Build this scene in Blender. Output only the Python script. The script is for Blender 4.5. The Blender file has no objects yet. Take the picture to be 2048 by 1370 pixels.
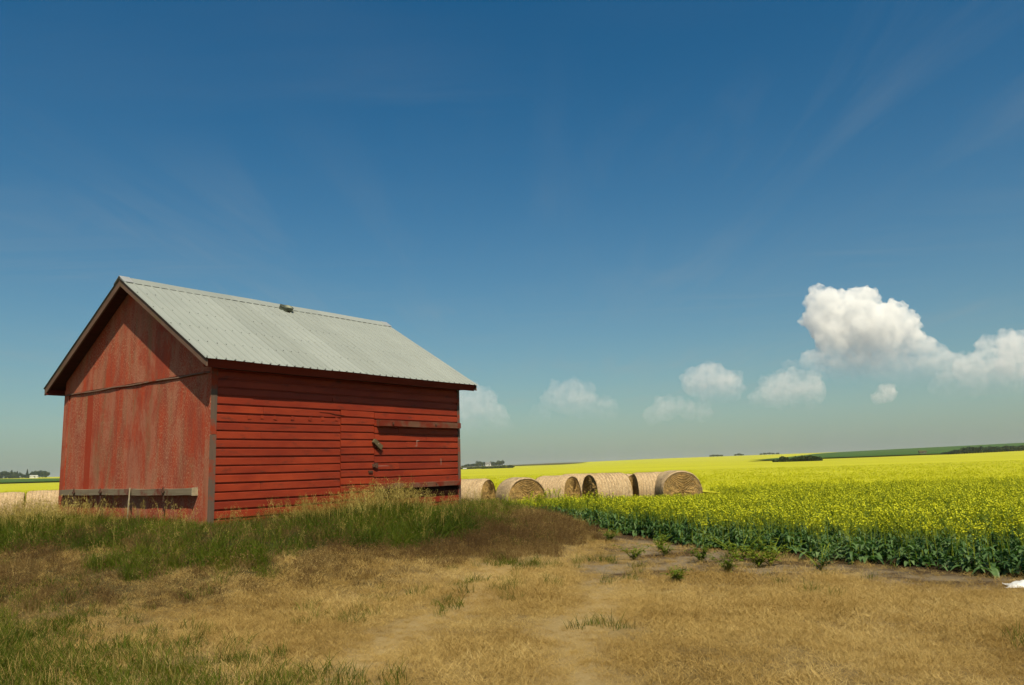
import bpy, bmesh, math, random
import numpy as np
from mathutils import Vector, Matrix, Euler, noise as mnoise

random.seed(7); rng = np.random.default_rng(7)
SC = bpy.context.scene
COL = SC.collection
R = math.radians

# ------------------------------------------------------------------ camera
CAM_H = 1.6
cam_d = bpy.data.cameras.new('camera'); cam = bpy.data.objects.new('camera', cam_d); COL.objects.link(cam)
cam_d.sensor_width = 36.0; cam_d.lens = 27.43; cam_d.clip_start = .1; cam_d.clip_end = 60000
cam.matrix_world = Matrix.Translation((0, 0, CAM_H)) @ Matrix.Rotation(R(90 + 9.157), 4, 'X') @ Matrix.Rotation(R(-1.723), 4, 'Z')
SC.camera = cam

# ------------------------------------------------------------------ sun, sky, exposure
SUN_EL = 54.3; SUN_AZ = 165.0          # azimuth clockwise from +Y: high behind the camera's right shoulder
to_sun = Vector((math.sin(R(SUN_AZ)) * math.cos(R(SUN_EL)), math.cos(R(SUN_AZ)) * math.cos(R(SUN_EL)), math.sin(R(SUN_EL))))
sl = bpy.data.lights.new('sun', 'SUN'); sl.energy = 5.0; sl.angle = R(.53); sl.color = (1.0, .88, .66)
so = bpy.data.objects.new('sun', sl); COL.objects.link(so)
so.rotation_euler = to_sun.to_track_quat('Z', 'Y').to_euler(); so.location = to_sun * 50

SC.view_settings.view_transform = 'Standard'; SC.view_settings.look = 'None'
SC.view_settings.gamma = 1; SC.view_settings.exposure = .30; SC.view_settings.use_curve_mapping = False
SC.render.engine = 'CYCLES'
SC.cycles.use_denoising = True; SC.cycles.adaptive_threshold = .02
SC.cycles.max_bounces = 8; SC.cycles.diffuse_bounces = 2; SC.cycles.glossy_bounces = 2
SC.cycles.transmission_bounces = 3; SC.cycles.transparent_max_bounces = 12; SC.cycles.volume_bounces = 6
SC.cycles.volume_step_rate = 4


class NT:
    """small node-tree builder: n('Type', prop=.., **{'Input': value_or_socket})"""
    def __init__(self, tree):
        self.t = tree
        tree.nodes.clear()

    def n(self, typ, ins=None, **props):
        nd = self.t.nodes.new(typ)
        for k, v in props.items():
            setattr(nd, k, v)
        for k, v in (ins or {}).items():
            s = nd.inputs[k]
            if isinstance(v, bpy.types.NodeSocket):
                self.t.links.new(v, s)
            elif isinstance(v, (tuple, list)) and s.type == 'RGBA' and len(v) == 3:
                s.default_value = (*v, 1)
            else:
                s.default_value = v
        return nd

    def math(self, op, a, b=0.0, clamp=False):
        return self.n('ShaderNodeMath', {0: a, 1: b}, operation=op, use_clamp=clamp).outputs[0]

    def mix(self, f, a, b, mode='MIX'):
        nd = self.n('ShaderNodeMix', data_type='RGBA', blend_type=mode)
        for k, v in ((0, f), (6, a), (7, b)):
            s = nd.inputs[k]
            if isinstance(v, bpy.types.NodeSocket):
                self.t.links.new(v, s)
            else:
                s.default_value = (*v, 1) if isinstance(v, tuple) and len(v) == 3 else v
        return nd.outputs[2]

    def ramp(self, f, stops, interp='LINEAR'):
        nd = self.n('ShaderNodeValToRGB', {0: f}); cr = nd.color_ramp; cr.interpolation = interp
        while len(cr.elements) < len(stops):
            cr.elements.new(.5)
        for e, (p, c) in zip(cr.elements, stops):
            e.position = p
            e.color = (c, c, c, 1) if isinstance(c, (int, float)) else (*c, 1)
        return nd.outputs[0]

    def noise(self, vec, scale, detail=4, rough=.55, dist=0.0):
        ins = {'Scale': scale, 'Detail': detail, 'Roughness': rough, 'Distortion': dist}
        if vec is not None:
            ins['Vector'] = vec
        return self.n('ShaderNodeTexNoise', ins).outputs[0]

    def mapping(self, vec, scale=(1, 1, 1), loc=(0, 0, 0)):
        return self.n('ShaderNodeMapping', {'Vector': vec, 'Scale': scale, 'Location': loc}).outputs[0]

    def addv(self, a, b):
        return self.n('ShaderNodeVectorMath', {0: a, 1: b}, operation='ADD').outputs[0]


# world: Nishita sky with thin cirrus
world = bpy.data.worlds.new('World'); SC.world = world; world.use_nodes = True
w = NT(world.node_tree)
sky = w.n('ShaderNodeTexSky', sky_type='NISHITA')
sky.sun_disc = False; sky.sun_elevation = R(SUN_EL); sky.sun_rotation = R(SUN_AZ)
sky.altitude = 300; sky.air_density = 1.0; sky.dust_density = 2.0; sky.ozone_density = 2.0
gen = w.n('ShaderNodeTexCoord').outputs['Generated']
nrm = w.n('ShaderNodeVectorMath', {0: gen}, operation='NORMALIZE').outputs[0]
sep = w.n('ShaderNodeSeparateXYZ', {0: nrm})
zc = w.math('MAXIMUM', sep.outputs[2], .03)
pl = w.n('ShaderNodeCombineXYZ', {0: w.math('DIVIDE', sep.outputs[0], zc), 1: w.math('DIVIDE', sep.outputs[1], zc), 2: 0.0}).outputs[0]
def cirrus(turn, scale, loc, sz, lo, hi, mloc, mlo, mhi):
    v = w.n('ShaderNodeMapping', {'Vector': pl, 'Rotation': (0, 0, R(turn)), 'Scale': scale, 'Location': loc}).outputs[0]
    a = w.ramp(w.noise(v, sz, 9, .60, .8), [(lo, 0.0), (hi, 1.0)])
    return w.math('MULTIPLY', a, w.ramp(w.noise(w.mapping(pl, (.5, .5, 1), mloc), 1.0, 2, .5), [(mlo, 0.0), (mhi, 1.0)]))


cir = w.math('MAXIMUM', cirrus(-22, (1.5, .28, 1), (.7, 2.3, 0), 1.5, .45, .85, (4.2, 1.7, 0), .38, .62), cirrus(40, (.32, 1.6, 1), (3.1, .4, 0), 1.3, .47, .85, (1.3, 6.1, 0), .42, .66))
cir = w.math('ADD', w.math('MULTIPLY', cir, .17), w.math('ADD', .006, w.math('MULTIPLY', w.math('POWER', w.math('SUBTRACT', 1.0, zc), 5.0), .52)))
skyc = w.n('ShaderNodeHueSaturation', {'Saturation': 1.48, 'Value': 1.21, 'Color': sky.outputs[0]}).outputs[0]
skyc = w.mix(1.0, skyc, (.87, 1.15, .99), 'MULTIPLY')
skyc = w.mix(cir, skyc, (5.0, 5.25, 5.0))
bg = w.n('ShaderNodeBackground', {'Color': skyc, 'Strength': .0585})
w.n('ShaderNodeOutputWorld', {'Surface': bg.outputs[0]})

# ------------------------------------------------------------------ terrain
TH = .92; PX, PY = -5.2564, 13.5034; BL, BW = 6.5033, 5.668; BZ = .75
RIDGE = 1400.0
SKY_X = [-900, 0, 120, 500, 930, 1040, 1150, 1300, 1500, 1700, 2048, 3000]
SKY_E = [9, 8.5, 8.0, 6, 4.5, 5.5, 7, 9.2, 10.3, 11, 15.5, 17]
SKY_T = [(a - 1031) / 1560 for a in SKY_X]      # tangent of azimuth -> rise of the far ridge


def sstep(t):
    t = np.clip(t, 0, 1)
    return t * t * (3 - 2 * t)


def barn_dist(x, y):
    u = (x - PX) * math.cos(TH) + (y - PY) * math.sin(TH); v = -(x - PX) * math.sin(TH) + (y - PY) * math.cos(TH)
    du = np.maximum(np.maximum(-u, u - BL), 0); dv = np.maximum(np.maximum(-v, v - BW), 0)
    return np.hypot(du, dv)


_perm = rng.random((64, 64))


def vnoise(x, y, s):
    """tileable value noise 0..1"""
    x = np.asarray(x, float) * s; y = np.asarray(y, float) * s
    xi = np.floor(x).astype(int); yi = np.floor(y).astype(int)
    fx = x - xi; fy = y - yi; fx = fx * fx * (3 - 2 * fx); fy = fy * fy * (3 - 2 * fy)
    g = lambda a, b: _perm[a % 64, b % 64]
    return (g(xi, yi) * (1 - fx) + g(xi + 1, yi) * fx) * (1 - fy) + (g(xi, yi + 1) * (1 - fx) + g(xi + 1, yi + 1) * fx) * fy


def terrain(x, y):
    x = np.asarray(x, float); y = np.asarray(y, float)
    db = barn_dist(x, y)
    z = .74 * sstep(1 - (db - .3) / 4.4)
    d = np.hypot(x, y)
    ta = np.tan(np.clip(np.arctan2(x, np.maximum(y, 1e-6)), -1.0, 1.0))
    pk = CAM_H + np.interp(ta, SKY_T, SKY_E) / 1560 * RIDGE
    t = np.clip((d / RIDGE - .04) / .96, 0, None)
    far = np.where(t <= 1, pk * np.minimum(t, 1) ** 2.2, pk - .03 * (d - RIDGE))
    z = z + np.where(y > 0, far, 0)
    z = z + (.035 * (vnoise(x + 31, y + 17, .9) - .5) + .05 * (vnoise(x, y, .33) - .5)) * np.clip((60 - d) / 30, 0, 1)
    return z


def poly_mask(x, y, poly, soft=.35):
    """soft inside test for a world-space polygon"""
    x = np.asarray(x, float); y = np.asarray(y, float)
    ins = np.zeros(x.shape, bool); dmin = np.full(x.shape, 1e9)
    n = len(poly)
    for i in range(n):
        x0, y0 = poly[i]; x1, y1 = poly[(i + 1) % n]
        c = ((y0 > y) != (y1 > y)) & (x < (x1 - x0) * (y - y0) / (y1 - y0 + 1e-12) + x0)
        ins ^= c
        ex, ey = x1 - x0, y1 - y0
        t = np.clip(((x - x0) * ex + (y - y0) * ey) / (ex * ex + ey * ey + 1e-12), 0, 1)
        dmin = np.minimum(dmin, np.hypot(x - x0 - t * ex, y - y0 - t * ey))
    sd = np.where(ins, dmin, -dmin)
    return np.clip(.5 + sd / (2 * soft), 0, 1)


# growth zones on the ground (world x, y)
Z_TALL = [(-16, 19), (-12, 15.2), (-8.8, 13.4), (-7.5, 12.6), (-6.3, 12.2), (-5.63, 11.2), (-4.21, 10.65), (-3.57, 11.11), (-2.92, 12.46),
          (-2.06, 13.96), (-1.0, 15.18), (-.35, 16.1), (-.14, 17.3), (0.0, 19.5), (-1.2, 23), (-9, 25), (-18, 25)]
Z_BROWN = [(-2.92, 12.46), (-2.06, 13.96), (-.16, 17.04), (.6, 18.2), (1.9, 17.6), (1.66, 17.0), (1.09, 15.44), (-.32, 13.87),
           (-1.54, 13.24), (-2.54, 11.5), (-3.4, 10.75), (-4.66, 10.1), (-5.9, 9.9), (-7.2, 10.4), (-9.5, 12.0), (-12, 15.2), (-8.8, 13.4), (-6.4, 12.2), (-5.6, 11.2), (-4.2, 10.6)]
Z_GREEN = [(-9.0, 10.6), (-6.6, 9.4), (-5.1, 8.9), (-3.9, 8.0), (-3.1, 7.1), (-2.4, 6.1), (-1.5, 4), (-12, 3), (-13, 10.6)]
Z_DIRT = [(1.5, 18.2), (1.69, 17.2), (1.75, 14.6), (1.2, 12.6), (.9, 11.3), (1.92, 11.5), (3.3, 11.2), (4.6, 10.9), (5.6, 9.9), (6.3, 9.0), (8, 8), (8.2, 9.2), (6.6, 10.7),
          (6.0, 11.1), (5.5, 11.8), (4.9, 13.0), (4.15, 14.5), (3.2, 16.7), (1.9, 18.6)]
C_EDGE = [(-30, 30), (-12, 27.5), (-3, 26), (-.6, 23.5), (.9, 19.6), (1.75, 18.0), (3.15, 16.6), (4.1, 14.4), (4.9, 12.9), (5.5, 11.75), (6.05, 11.05), (6.7, 10.6), (8.5, 8.8), (12, 5)]
Z_CANOLA = C_EDGE + [(60, 5), (60, 29.5), (9, 29.8), (6.9, 30.6), (6.7, 28.2), (-30, 33)]


def zone(x, y):
    jx = x + 1.1 * (vnoise(x + 5, y + 9, 1.3) - .5) + .5 * (vnoise(x, y, 4.1) - .5)
    jy = y + 1.1 * (vnoise(x + 25, y + 3, 1.3) - .5) + .5 * (vnoise(x + 7, y, 4.1) - .5)
    return (poly_mask(jx, jy, Z_TALL, .3), poly_mask(jx, jy, Z_BROWN, .45), poly_mask(jx, jy, Z_GREEN, 1.3),
            poly_mask(jx, jy, Z_DIRT, .35), poly_mask(x, y, Z_CANOLA, .1))


def TA(px):
    return (px - 1031) / 1560          # tangent of azimuth


def worn(x, y):
    w_ = 0.0
    for off in (0.0, -1.75):
        cx = off + np.interp(y, [3, 6, 9, 12, 15], [-.4, .35, .75, 1.3, 2.3])
        w_ = np.maximum(w_, np.exp(-((x - cx + .5 * (vnoise(x, y, .6) - .5)) / .42) ** 2))
    return w_ * sstep((vnoise(x + 9, y + 2, .9) + .15) / .4) * sstep((15.5 - y) / 3)


# ------------------------------------------------------------------ mesh helpers
def mesh_obj(name, verts, faces, mat=None, parent=None, smooth=False, coll=None):
    me = bpy.data.meshes.new(name); me.from_pydata([tuple(v) for v in verts], [], faces); me.update()
    if smooth:
        me.polygons.foreach_set('use_smooth', [True] * len(me.polygons))
    if mat:
        me.materials.append(mat)
    o = bpy.data.objects.new(name, me); (coll or COL).objects.link(o); o.parent = parent
    return o


def link_mesh(name, me, parent=None):
    o = bpy.data.objects.new(name, me); COL.objects.link(o); o.parent = parent
    return o


def empty(name, loc, rz=0.0):
    o = bpy.data.objects.new(name, None); COL.objects.link(o); o.location = loc; o.rotation_euler = (0, 0, rz)
    o.empty_display_size = .2
    return o


def tag(o, label=None, cat=None, group=None, kind=None):
    for k, v in (('label', label), ('category', cat), ('group', group), ('kind', kind)):
        if v:
            o[k] = v
    return o


class MB:
    def __init__(self):
        self.v = []; self.f = []; self.m = []

    def add(self, vs, fs, mi=0):
        b = len(self.v); self.v += [tuple(p) for p in vs]; self.f += [tuple(b + i for i in f) for f in fs]; self.m += [mi] * len(fs)

    def box(self, x0, x1, y0, y1, z0, z1, j=0.0, mi=0):
        vs = [(x, y, z) for z in (z0, z1) for y in (y0, y1) for x in (x0, x1)]
        if j:
            vs = [tuple(c + random.uniform(-j, j) for c in p) for p in vs]
        self.add(vs, [(0, 2, 3, 1), (4, 5, 7, 6), (0, 1, 5, 4), (2, 6, 7, 3), (0, 4, 6, 2), (1, 3, 7, 5)], mi)

    def prism(self, prof, a0, a1, axis, mi=0):
        """closed 2-D profile extruded along an axis; profile gives the two other coordinates in x,y,z order"""
        n = len(prof); vs = []
        for a in (a0, a1):
            for p, q in prof:
                vs.append((a, p, q) if axis == 'x' else (p, a, q) if axis == 'y' else (p, q, a))
        fs = [tuple(range(n - 1, -1, -1)), tuple(range(n, 2 * n))] + [(i, (i + 1) % n, n + (i + 1) % n, n + i) for i in range(n)]
        self.add(vs, fs, mi)

    def tube(self, pts, rads, seg=6, cap=True, mi=0):
        b = len(self.v); rings = []
        for i, p in enumerate(pts):
            p = Vector(p); d = (Vector(pts[min(i + 1, len(pts) - 1)]) - Vector(pts[max(i - 1, 0)])).normalized()
            a = d.orthogonal().normalized(); c = d.cross(a)
            for k in range(seg):
                t = 2 * math.pi * k / seg
                self.v.append(tuple(p + (a * math.cos(t) + c * math.sin(t)) * rads[i]))
        for i in range(len(pts) - 1):
            for k in range(seg):
                self.f.append((b + i * seg + k, b + i * seg + (k + 1) % seg, b + (i + 1) * seg + (k + 1) % seg, b + (i + 1) * seg + k)); self.m.append(mi)
        if cap:
            self.f.append(tuple(b + k for k in range(seg - 1, -1, -1))); self.f.append(tuple(b + (len(pts) - 1) * seg + k for k in range(seg))); self.m += [mi, mi]

    def mesh(self, name, mats, smooth=False):
        me = bpy.data.meshes.new(name); me.from_pydata(self.v, [], self.f)
        for m in (mats if isinstance(mats, (list, tuple)) else [mats]):
            me.materials.append(m)
        if any(self.m):
            me.polygons.foreach_set('material_index', self.m)
        if smooth:
            me.polygons.foreach_set('use_smooth', [True] * len(me.polygons))
        me.update()
        return me

    def build(self, name, mats, parent=None, smooth=False, coll=None, fix=True):
        me = self.mesh(name, mats, smooth)
        if fix:
            bm = bmesh.new(); bm.from_mesh(me); bmesh.ops.recalc_face_normals(bm, faces=bm.faces); bm.to_mesh(me); bm.free()
        o = bpy.data.objects.new(name, me); (coll or COL).objects.link(o); o.parent = parent
        return o


# ------------------------------------------------------------------ materials
MATS = {}


def new_mat(name):
    m = bpy.data.materials.new(name); m.use_nodes = True; MATS[name] = m
    return m, NT(m.node_tree)


def finish(nt, color, rough=.8, bump=None, bstr=.3, bdist=.01, spec=.25, metal=0.0, trans=None, twt=0.0):
    ins = {'Base Color': color, 'Roughness': rough, 'Specular IOR Level': spec, 'Metallic': metal}
    if bump is not None:
        ins['Normal'] = nt.n('ShaderNodeBump', {'Height': bump, 'Strength': bstr, 'Distance': bdist}).outputs[0]
    b = nt.n('ShaderNodeBsdfPrincipled', ins).outputs[0]
    if trans is not None:
        t = nt.n('ShaderNodeBsdfTranslucent', {'Color': trans}).outputs[0]
        b = nt.n('ShaderNodeMixShader', {0: twt, 1: b, 2: t}).outputs[0]
    nt.n('ShaderNodeOutputMaterial', {'Surface': b})


def obj_coord(nt):
    return nt.n('ShaderNodeTexCoord').outputs['Object']


def mat_siding():
    m, t = new_mat('red_siding_paint')
    oi = t.n('ShaderNodeObjectInfo'); rnd = oi.outputs['Random']
    co = t.addv(obj_coord(t), t.n('ShaderNodeCombineXYZ', {0: t.math('MULTIPLY', rnd, 37.0), 1: 0.0, 2: t.math('MULTIPLY', rnd, 11.0)}).outputs[0])
    grain = t.noise(t.mapping(co, (1.5, 20, 60)), 2.0, 5, .6)
    patch = t.noise(t.mapping(co, (1.2, 1, 4.0)), 2.2, 5, .62)
    fade = t.noise(t.mapping(co, (.8, 1, 2.0)), 1.3, 4, .6)
    base = t.mix(t.ramp(fade, [(.35, 0.0), (.65, 1.0)]), (.200, .021, .0065), (.31, .040, .011))
    base = t.mix(t.math('MULTIPLY', rnd, .55), base, (.135, .014, .006))
    base = t.mix(t.ramp(patch, [(.56, 0.0), (.72, .75)]), base, (.055, .017, .010))
    wear = t.math('MULTIPLY', t.ramp(t.noise(t.mapping(co, (3, 1, 22)), 3.0, 6, .7), [(.64, 0.0), (.70, 1.0)]), t.ramp(fade, [(.45, 0.0), (.6, 1.0)]))
    base = t.mix(t.math('MULTIPLY', wear, .75), base, (.22, .12, .075))
    finish(t, base, .62, grain, .35, .004, .25)
    return m


def mat_panel():
    m, t = new_mat('weathered_red_plywood')
    oi = t.n('ShaderNodeObjectInfo'); rnd = oi.outputs['Random']
    co = t.addv(obj_coord(t), t.n('ShaderNodeCombineXYZ', {0: 0.0, 1: t.math('MULTIPLY', rnd, 23.0), 2: t.math('MULTIPLY', rnd, 9.0)}).outputs[0])
    streak = t.noise(t.mapping(co, (1, 2.0, .75)), 1.1, 7, .68, .5)
    streak2 = t.noise(t.mapping(co, (1, 4.5, .7), (0, 3, 8)), 1.2, 6, .65)
    fine = t.noise(t.mapping(co, (1, 55, 12)), 1.0, 6, .75)
    speck = t.noise(t.mapping(co, (1, 62, 24)), 1.0, 3, .7)
    where = t.noise(t.mapping(co, (1, .9, .5), (0, 1, 4)), 1.0, 3, .5)
    red = t.mix(t.ramp(streak2, [(.4, 0.0), (.62, 1.0)]), (.235, .044, .024), (.34, .044, .015))
    gone = t.mix(t.ramp(t.noise(t.mapping(co, (1, 2.4, .35), (0, 9, 2)), 1.4, 4, .5), [(.46, 0.0), (.60, 1.0)]), (.33, .140, .085), (.20, .118, .062))
    thr = t.math('ADD', streak, t.math('MULTIPLY', t.math('SUBTRACT', fine, .5), .6))
    f = t.ramp(thr, [(.44, 0.0), (.585, 1.0)])
    c = t.mix(t.math('MULTIPLY', f, .70), red, gone)
    c = t.mix(t.math('MULTIPLY', t.ramp(speck, [(.51, 0.0), (.62, 1.0)]), t.ramp(where, [(.40, .15), (.58, .9)])), c, (.40, .21, .125))
    # one board kept its paint: a solid red strip
    yv = t.n('ShaderNodeSeparateXYZ', {0: obj_coord(t)}).outputs
    edge = t.math('ADD', yv[1], t.math('MULTIPLY', t.math('SUBTRACT', fine, .5), .10))
    strip = t.math('MULTIPLY', t.math('GREATER_THAN', edge, 4.36), t.math('LESS_THAN', edge, 4.62))
    strip = t.math('MULTIPLY', strip, t.math('LESS_THAN', yv[2], 2.62))
    c = t.mix(t.math('MULTIPLY', strip, .85), c, (.27, .030, .010))
    finish(t, c, .8, fine, .5, .004, .15)
    return m


def mat_wood(name, ca, cb, axis_scale=(2, 30, 30), paint=None, pthr=.55):
    m, t = new_mat(name)
    rnd = t.n('ShaderNodeObjectInfo').outputs['Random']
    co = t.addv(obj_coord(t), t.n('ShaderNodeCombineXYZ', {0: t.math('MULTIPLY', rnd, 13.0), 1: t.math('MULTIPLY', rnd, 7.0), 2: t.math('MULTIPLY', rnd, 5.0)}).outputs[0])
    g = t.noise(t.mapping(co, axis_scale), 1.0, 6, .65)
    c = t.mix(t.ramp(g, [(.3, 0.0), (.7, 1.0)]), ca, cb)
    if paint:
        p = t.noise(co, 2.1, 6, .7)
        c = t.mix(t.ramp(p, [(pthr - .06, 0.0), (pthr + .06, 1.0)]), c, paint)
    finish(t, c, .85, g, .5, .004, .15)
    return m


def mat_roof():
    m, t = new_mat('galvanised_roof_metal')
    rnd = t.n('ShaderNodeObjectInfo').outputs['Random']
    co = obj_coord(t)
    n1 = t.noise(co, 1.1, 5, .6); n2 = t.noise(t.mapping(co, (14, .8, .8)), 1.0, 5, .65)
    c = t.mix(n1, (.250, .270, .250), (.315, .338, .312))
    c = t.mix(t.math('MULTIPLY', rnd, .6), c, (.205, .222, .20))
    c = t.mix(t.ramp(n2, [(.55, 0.0), (.78, .45)]), c, (.19, .19, .15))
    finish(t, c, t.math('ADD', .42, t.math('MULTIPLY', n1, .2)), t.noise(co, 3.0, 3), .12, .02, .35, .12)
    return m


def plain(name, c, rough=.6, metal=0.0, var=.25, scale=8, spec=.3):
    m, t = new_mat(name)
    n = t.noise(obj_coord(t), scale, 5, .65)
    c2 = tuple(x * (1 - var) for x in c); c1 = tuple(min(1, x * (1 + var)) for x in c)
    finish(t, t.mix(t.ramp(n, [(.35, 0.0), (.65, 1.0)]), c2, c1), rough, n, .2, .005, spec, metal)
    return m


M_SID = mat_siding(); M_PAN = mat_panel()
M_TRIM = mat_wood('weathered_grey_red_trim', (0.1292, 0.0714, 0.051), (0.1904, 0.1122, 0.0782), (20, 20, 1.2), (0.204, 0.0374, 0.017), .58)
M_CORNER = mat_wood('peeling_corner_board', (.085, .064, .05), (.135, .082, .058), (20, 20, 1.0), (0.2448, 0.034, 0.01224), .58)
M_BARGE = mat_wood('bare_barge_board', (0.0952, 0.0544, 0.0374), (0.1496, 0.0952, 0.068), (20, 1.5, 3), (0.102, 0.0816, 0.034), .62)
M_FASCIA = mat_wood('dark_red_fascia', (0.12, 0.0176, 0.0096), (0.16, 0.024, 0.0112), (1.5, 20, 20))
M_DECK = mat_wood('dark_roof_boards', (.05, .018, .012), (.08, .028, .018), (2, 20, 20))
M_RAIL = mat_wood('grey_bench_board', (0.136, 0.1054, 0.068), (0.2108, 0.17, 0.1156), (20, 1.2, 25), (0.1292, 0.0306, 0.0204), .60)
M_BOARD = mat_wood('worn_rail_board', (0.1088, 0.051, 0.0306), (0.1632, 0.0816, 0.051), (1.2, 20, 25), (0.136, 0.0204, 0.00952), .50)
M_ROOF = mat_roof()
M_CAPEND = plain('bright_tin', (0.4896, 0.4896, 0.4624), .35, .5, .08)
M_SCREW = plain('dark_screw', (.035, .035, .03), .6)
M_IRON = plain('rusty_iron', (.085, .040, .025), .8, .2, .4, 30)
M_VENT = plain('grey_green_vent_tin', (.10, .11, .08), .5, .4, .25, 12)
M_DARK = plain('dark_interior', (.022, .008, .005), .95, spec=.02)
M_STICK = plain('pale_stick', (0.306, 0.2516, 0.1632), .8, 0, .2, 20)
M_BLOCK = mat_wood('weathered_block', (0.068, 0.051, 0.0272), (0.1156, 0.0884, 0.0476), (4, 20, 20))
M_WHITE = plain('white_scrape', (.30, .19, .15), .8)
M_OLDW = plain('old_white', (0.4216, 0.408, 0.374), .8)

# ------------------------------------------------------------------ ground sheet
m, t = new_mat('dry_ground')
g = t.n('ShaderNodeNewGeometry').outputs['Position']
at = t.n('ShaderNodeAttribute', attribute_name='zones').outputs['Color']
zs = t.n('ShaderNodeSeparateColor', {0: at}).outputs
nA = t.noise(g, 3.0, 8, .7); nB = t.noise(g, 24.0, 6, .75); nC = t.noise(g, .5, 4, .6)
straw = t.mix(t.ramp(nB, [(.3, 0.0), (.7, 1.0)]), (.11, .070, .023), (.27, .19, .075))
straw = t.mix(t.ramp(nC, [(.4, 0.0), (.65, .6)]), straw, (.25, .18, .085))
soil = t.mix(t.ramp(nA, [(.35, 0.0), (.65, 1.0)]), (.050, .031, .017), (.095, .062, .034))
pale = t.mix(nB, (.16, .12, .072), (.28, .225, .15))
soil = t.mix(t.ramp(t.noise(g, .9, 5, .65), [(.44, 0.0), (.56, 1.0)]), soil, pale)
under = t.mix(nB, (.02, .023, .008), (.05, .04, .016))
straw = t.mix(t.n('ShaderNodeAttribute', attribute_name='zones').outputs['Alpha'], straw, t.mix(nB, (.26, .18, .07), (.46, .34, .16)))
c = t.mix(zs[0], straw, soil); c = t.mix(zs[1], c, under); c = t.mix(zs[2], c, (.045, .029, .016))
finish(t, c, .95, t.math('ADD', nB, t.math('MULTIPLY', nA, 1.5)), .8, .04, .05)
M_GROUND = m


def axis(lo_far, lo, hi, hi_far, step, n):
    a = np.arange(lo, hi + 1e-6, step)
    left = lo - np.geomspace(step, lo - lo_far, n)[::-1] if lo_far < lo else np.array([])
    right = hi + np.geomspace(step, hi_far - hi, n)
    return np.concatenate([left, a, right])


gx = axis(-4500, -16, 16, 4500, .22, 60); gy = axis(-120, 2, 30, 4500, .22, 60)
GX, GY = np.meshgrid(gx, gy); GZ = terrain(GX, GY)
nx, ny = len(gx), len(gy)
V = np.stack([GX.ravel(), GY.ravel(), GZ.ravel()], 1)
ii = np.arange(nx * ny).reshape(ny, nx)
Fq = np.stack([ii[:-1, :-1].ravel(), ii[:-1, 1:].ravel(), ii[1:, 1:].ravel(), ii[1:, :-1].ravel()], 1)
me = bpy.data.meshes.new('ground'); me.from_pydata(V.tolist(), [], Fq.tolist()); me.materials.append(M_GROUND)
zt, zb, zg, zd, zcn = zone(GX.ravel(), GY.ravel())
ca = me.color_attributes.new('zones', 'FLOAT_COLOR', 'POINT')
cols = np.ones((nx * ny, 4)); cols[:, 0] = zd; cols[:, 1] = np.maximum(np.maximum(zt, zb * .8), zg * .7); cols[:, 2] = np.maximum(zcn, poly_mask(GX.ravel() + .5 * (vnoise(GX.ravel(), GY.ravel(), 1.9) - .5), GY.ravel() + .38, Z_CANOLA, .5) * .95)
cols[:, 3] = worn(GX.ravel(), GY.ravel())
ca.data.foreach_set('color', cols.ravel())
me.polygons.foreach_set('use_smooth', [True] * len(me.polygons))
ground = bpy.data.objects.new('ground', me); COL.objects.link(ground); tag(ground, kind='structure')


# far crop fields: sheets over the terrain between two boundary curves
def mat_field(name, ca, cb, streak=None, scale=(.012, .05, .02)):
    m, t = new_mat(name)
    g = t.n('ShaderNodeNewGeometry').outputs['Position']
    n1 = t.noise(t.mapping(g, scale), 1.0, 5, .6); n2 = t.noise(g, 2.2, 4, .7)
    c = t.mix(t.ramp(n1, [(.35, 0.0), (.65, 1.0)]), ca, cb)
    if streak:
        n3 = t.noise(t.mapping(g, (.010, .045, .02), (3, 5, 1)), 1.0, 4, .6)
        c = t.mix(t.ramp(n3, [(.60, 0.0), (.72, .55)]), c, streak)
    finish(t, c, .9, n2, .6, .25, .05)
    return m


M_YEL = mat_field('canola_bloom_far', (.335, .33, .020), (.425, .415, .026), (.20, .23, .03))
M_GRN = mat_field('green_crop_far', (.035, .080, .012), (.048, .100, .015))
M_BRN = mat_field('fallow_far', (.085, .078, .035), (.11, .10, .048))


def field_sheet(name, mat, az, near, far, off, n=40, k=14, label=None):
    """az: tangents of azimuth; near / far: ground distances"""
    A = np.linspace(az[0], az[-1], n); dn = np.interp(A, az, near); df = np.interp(A, az, far)
    vs = []; fs = []
    for j in range(k + 1):
        s = j / k
        d = np.exp(np.log(dn) * (1 - s) + np.log(df) * s)
        y = d / np.sqrt(1 + A * A); x = A * y
        o_ = off if np.isscalar(off) else np.interp(d, off[0], off[1])
        z = terrain(x, y) + o_
        vs += list(zip(x, y, z))
    for j in range(k):
        for i in range(n - 1):
            b = j * n + i; fs.append((b, b + 1, b + n + 1, b + n))
    o = mesh_obj(name, vs, fs, mat, smooth=True); tag(o, kind='structure')
    return o


field_sheet('canola_field', M_YEL, [-1.1, .18, .25, .40, .70, 1.1], [50, 33.0, 29.6, 30.6, 34.8, 42.0], [1396] * 6, ([29, 34, 60, 200], [.50, .60, .65, .72]), 160, 60)
field_sheet('green_field', M_GRN, [TA(1490), TA(1560), TA(1628), TA(1682), TA(1760), TA(1837), TA(1875), TA(2047), TA(2600)],
            [430, 445, 478, 490, 510, 535, 524, 650, 650], [440, 765, 1218, 1345, 1394, 1394, 1394, 1394, 1394], 1.4, 90, 20)
field_sheet('green_field', M_GRN, [-1.05, TA(0), TA(120), TA(330), TA(560)], [480, 485, 478, 470, 470], [1200, 1180, 1030, 950, 900], 1.4, 50, 16)
field_sheet('fallow_field', M_BRN, [TA(700), TA(860), TA(1008), TA(1127), TA(1172)], [1000, 1050, 1120, 1040, 1215], [1394, 1394, 1394, 1390, 1230], 1.4, 40, 10)

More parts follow.
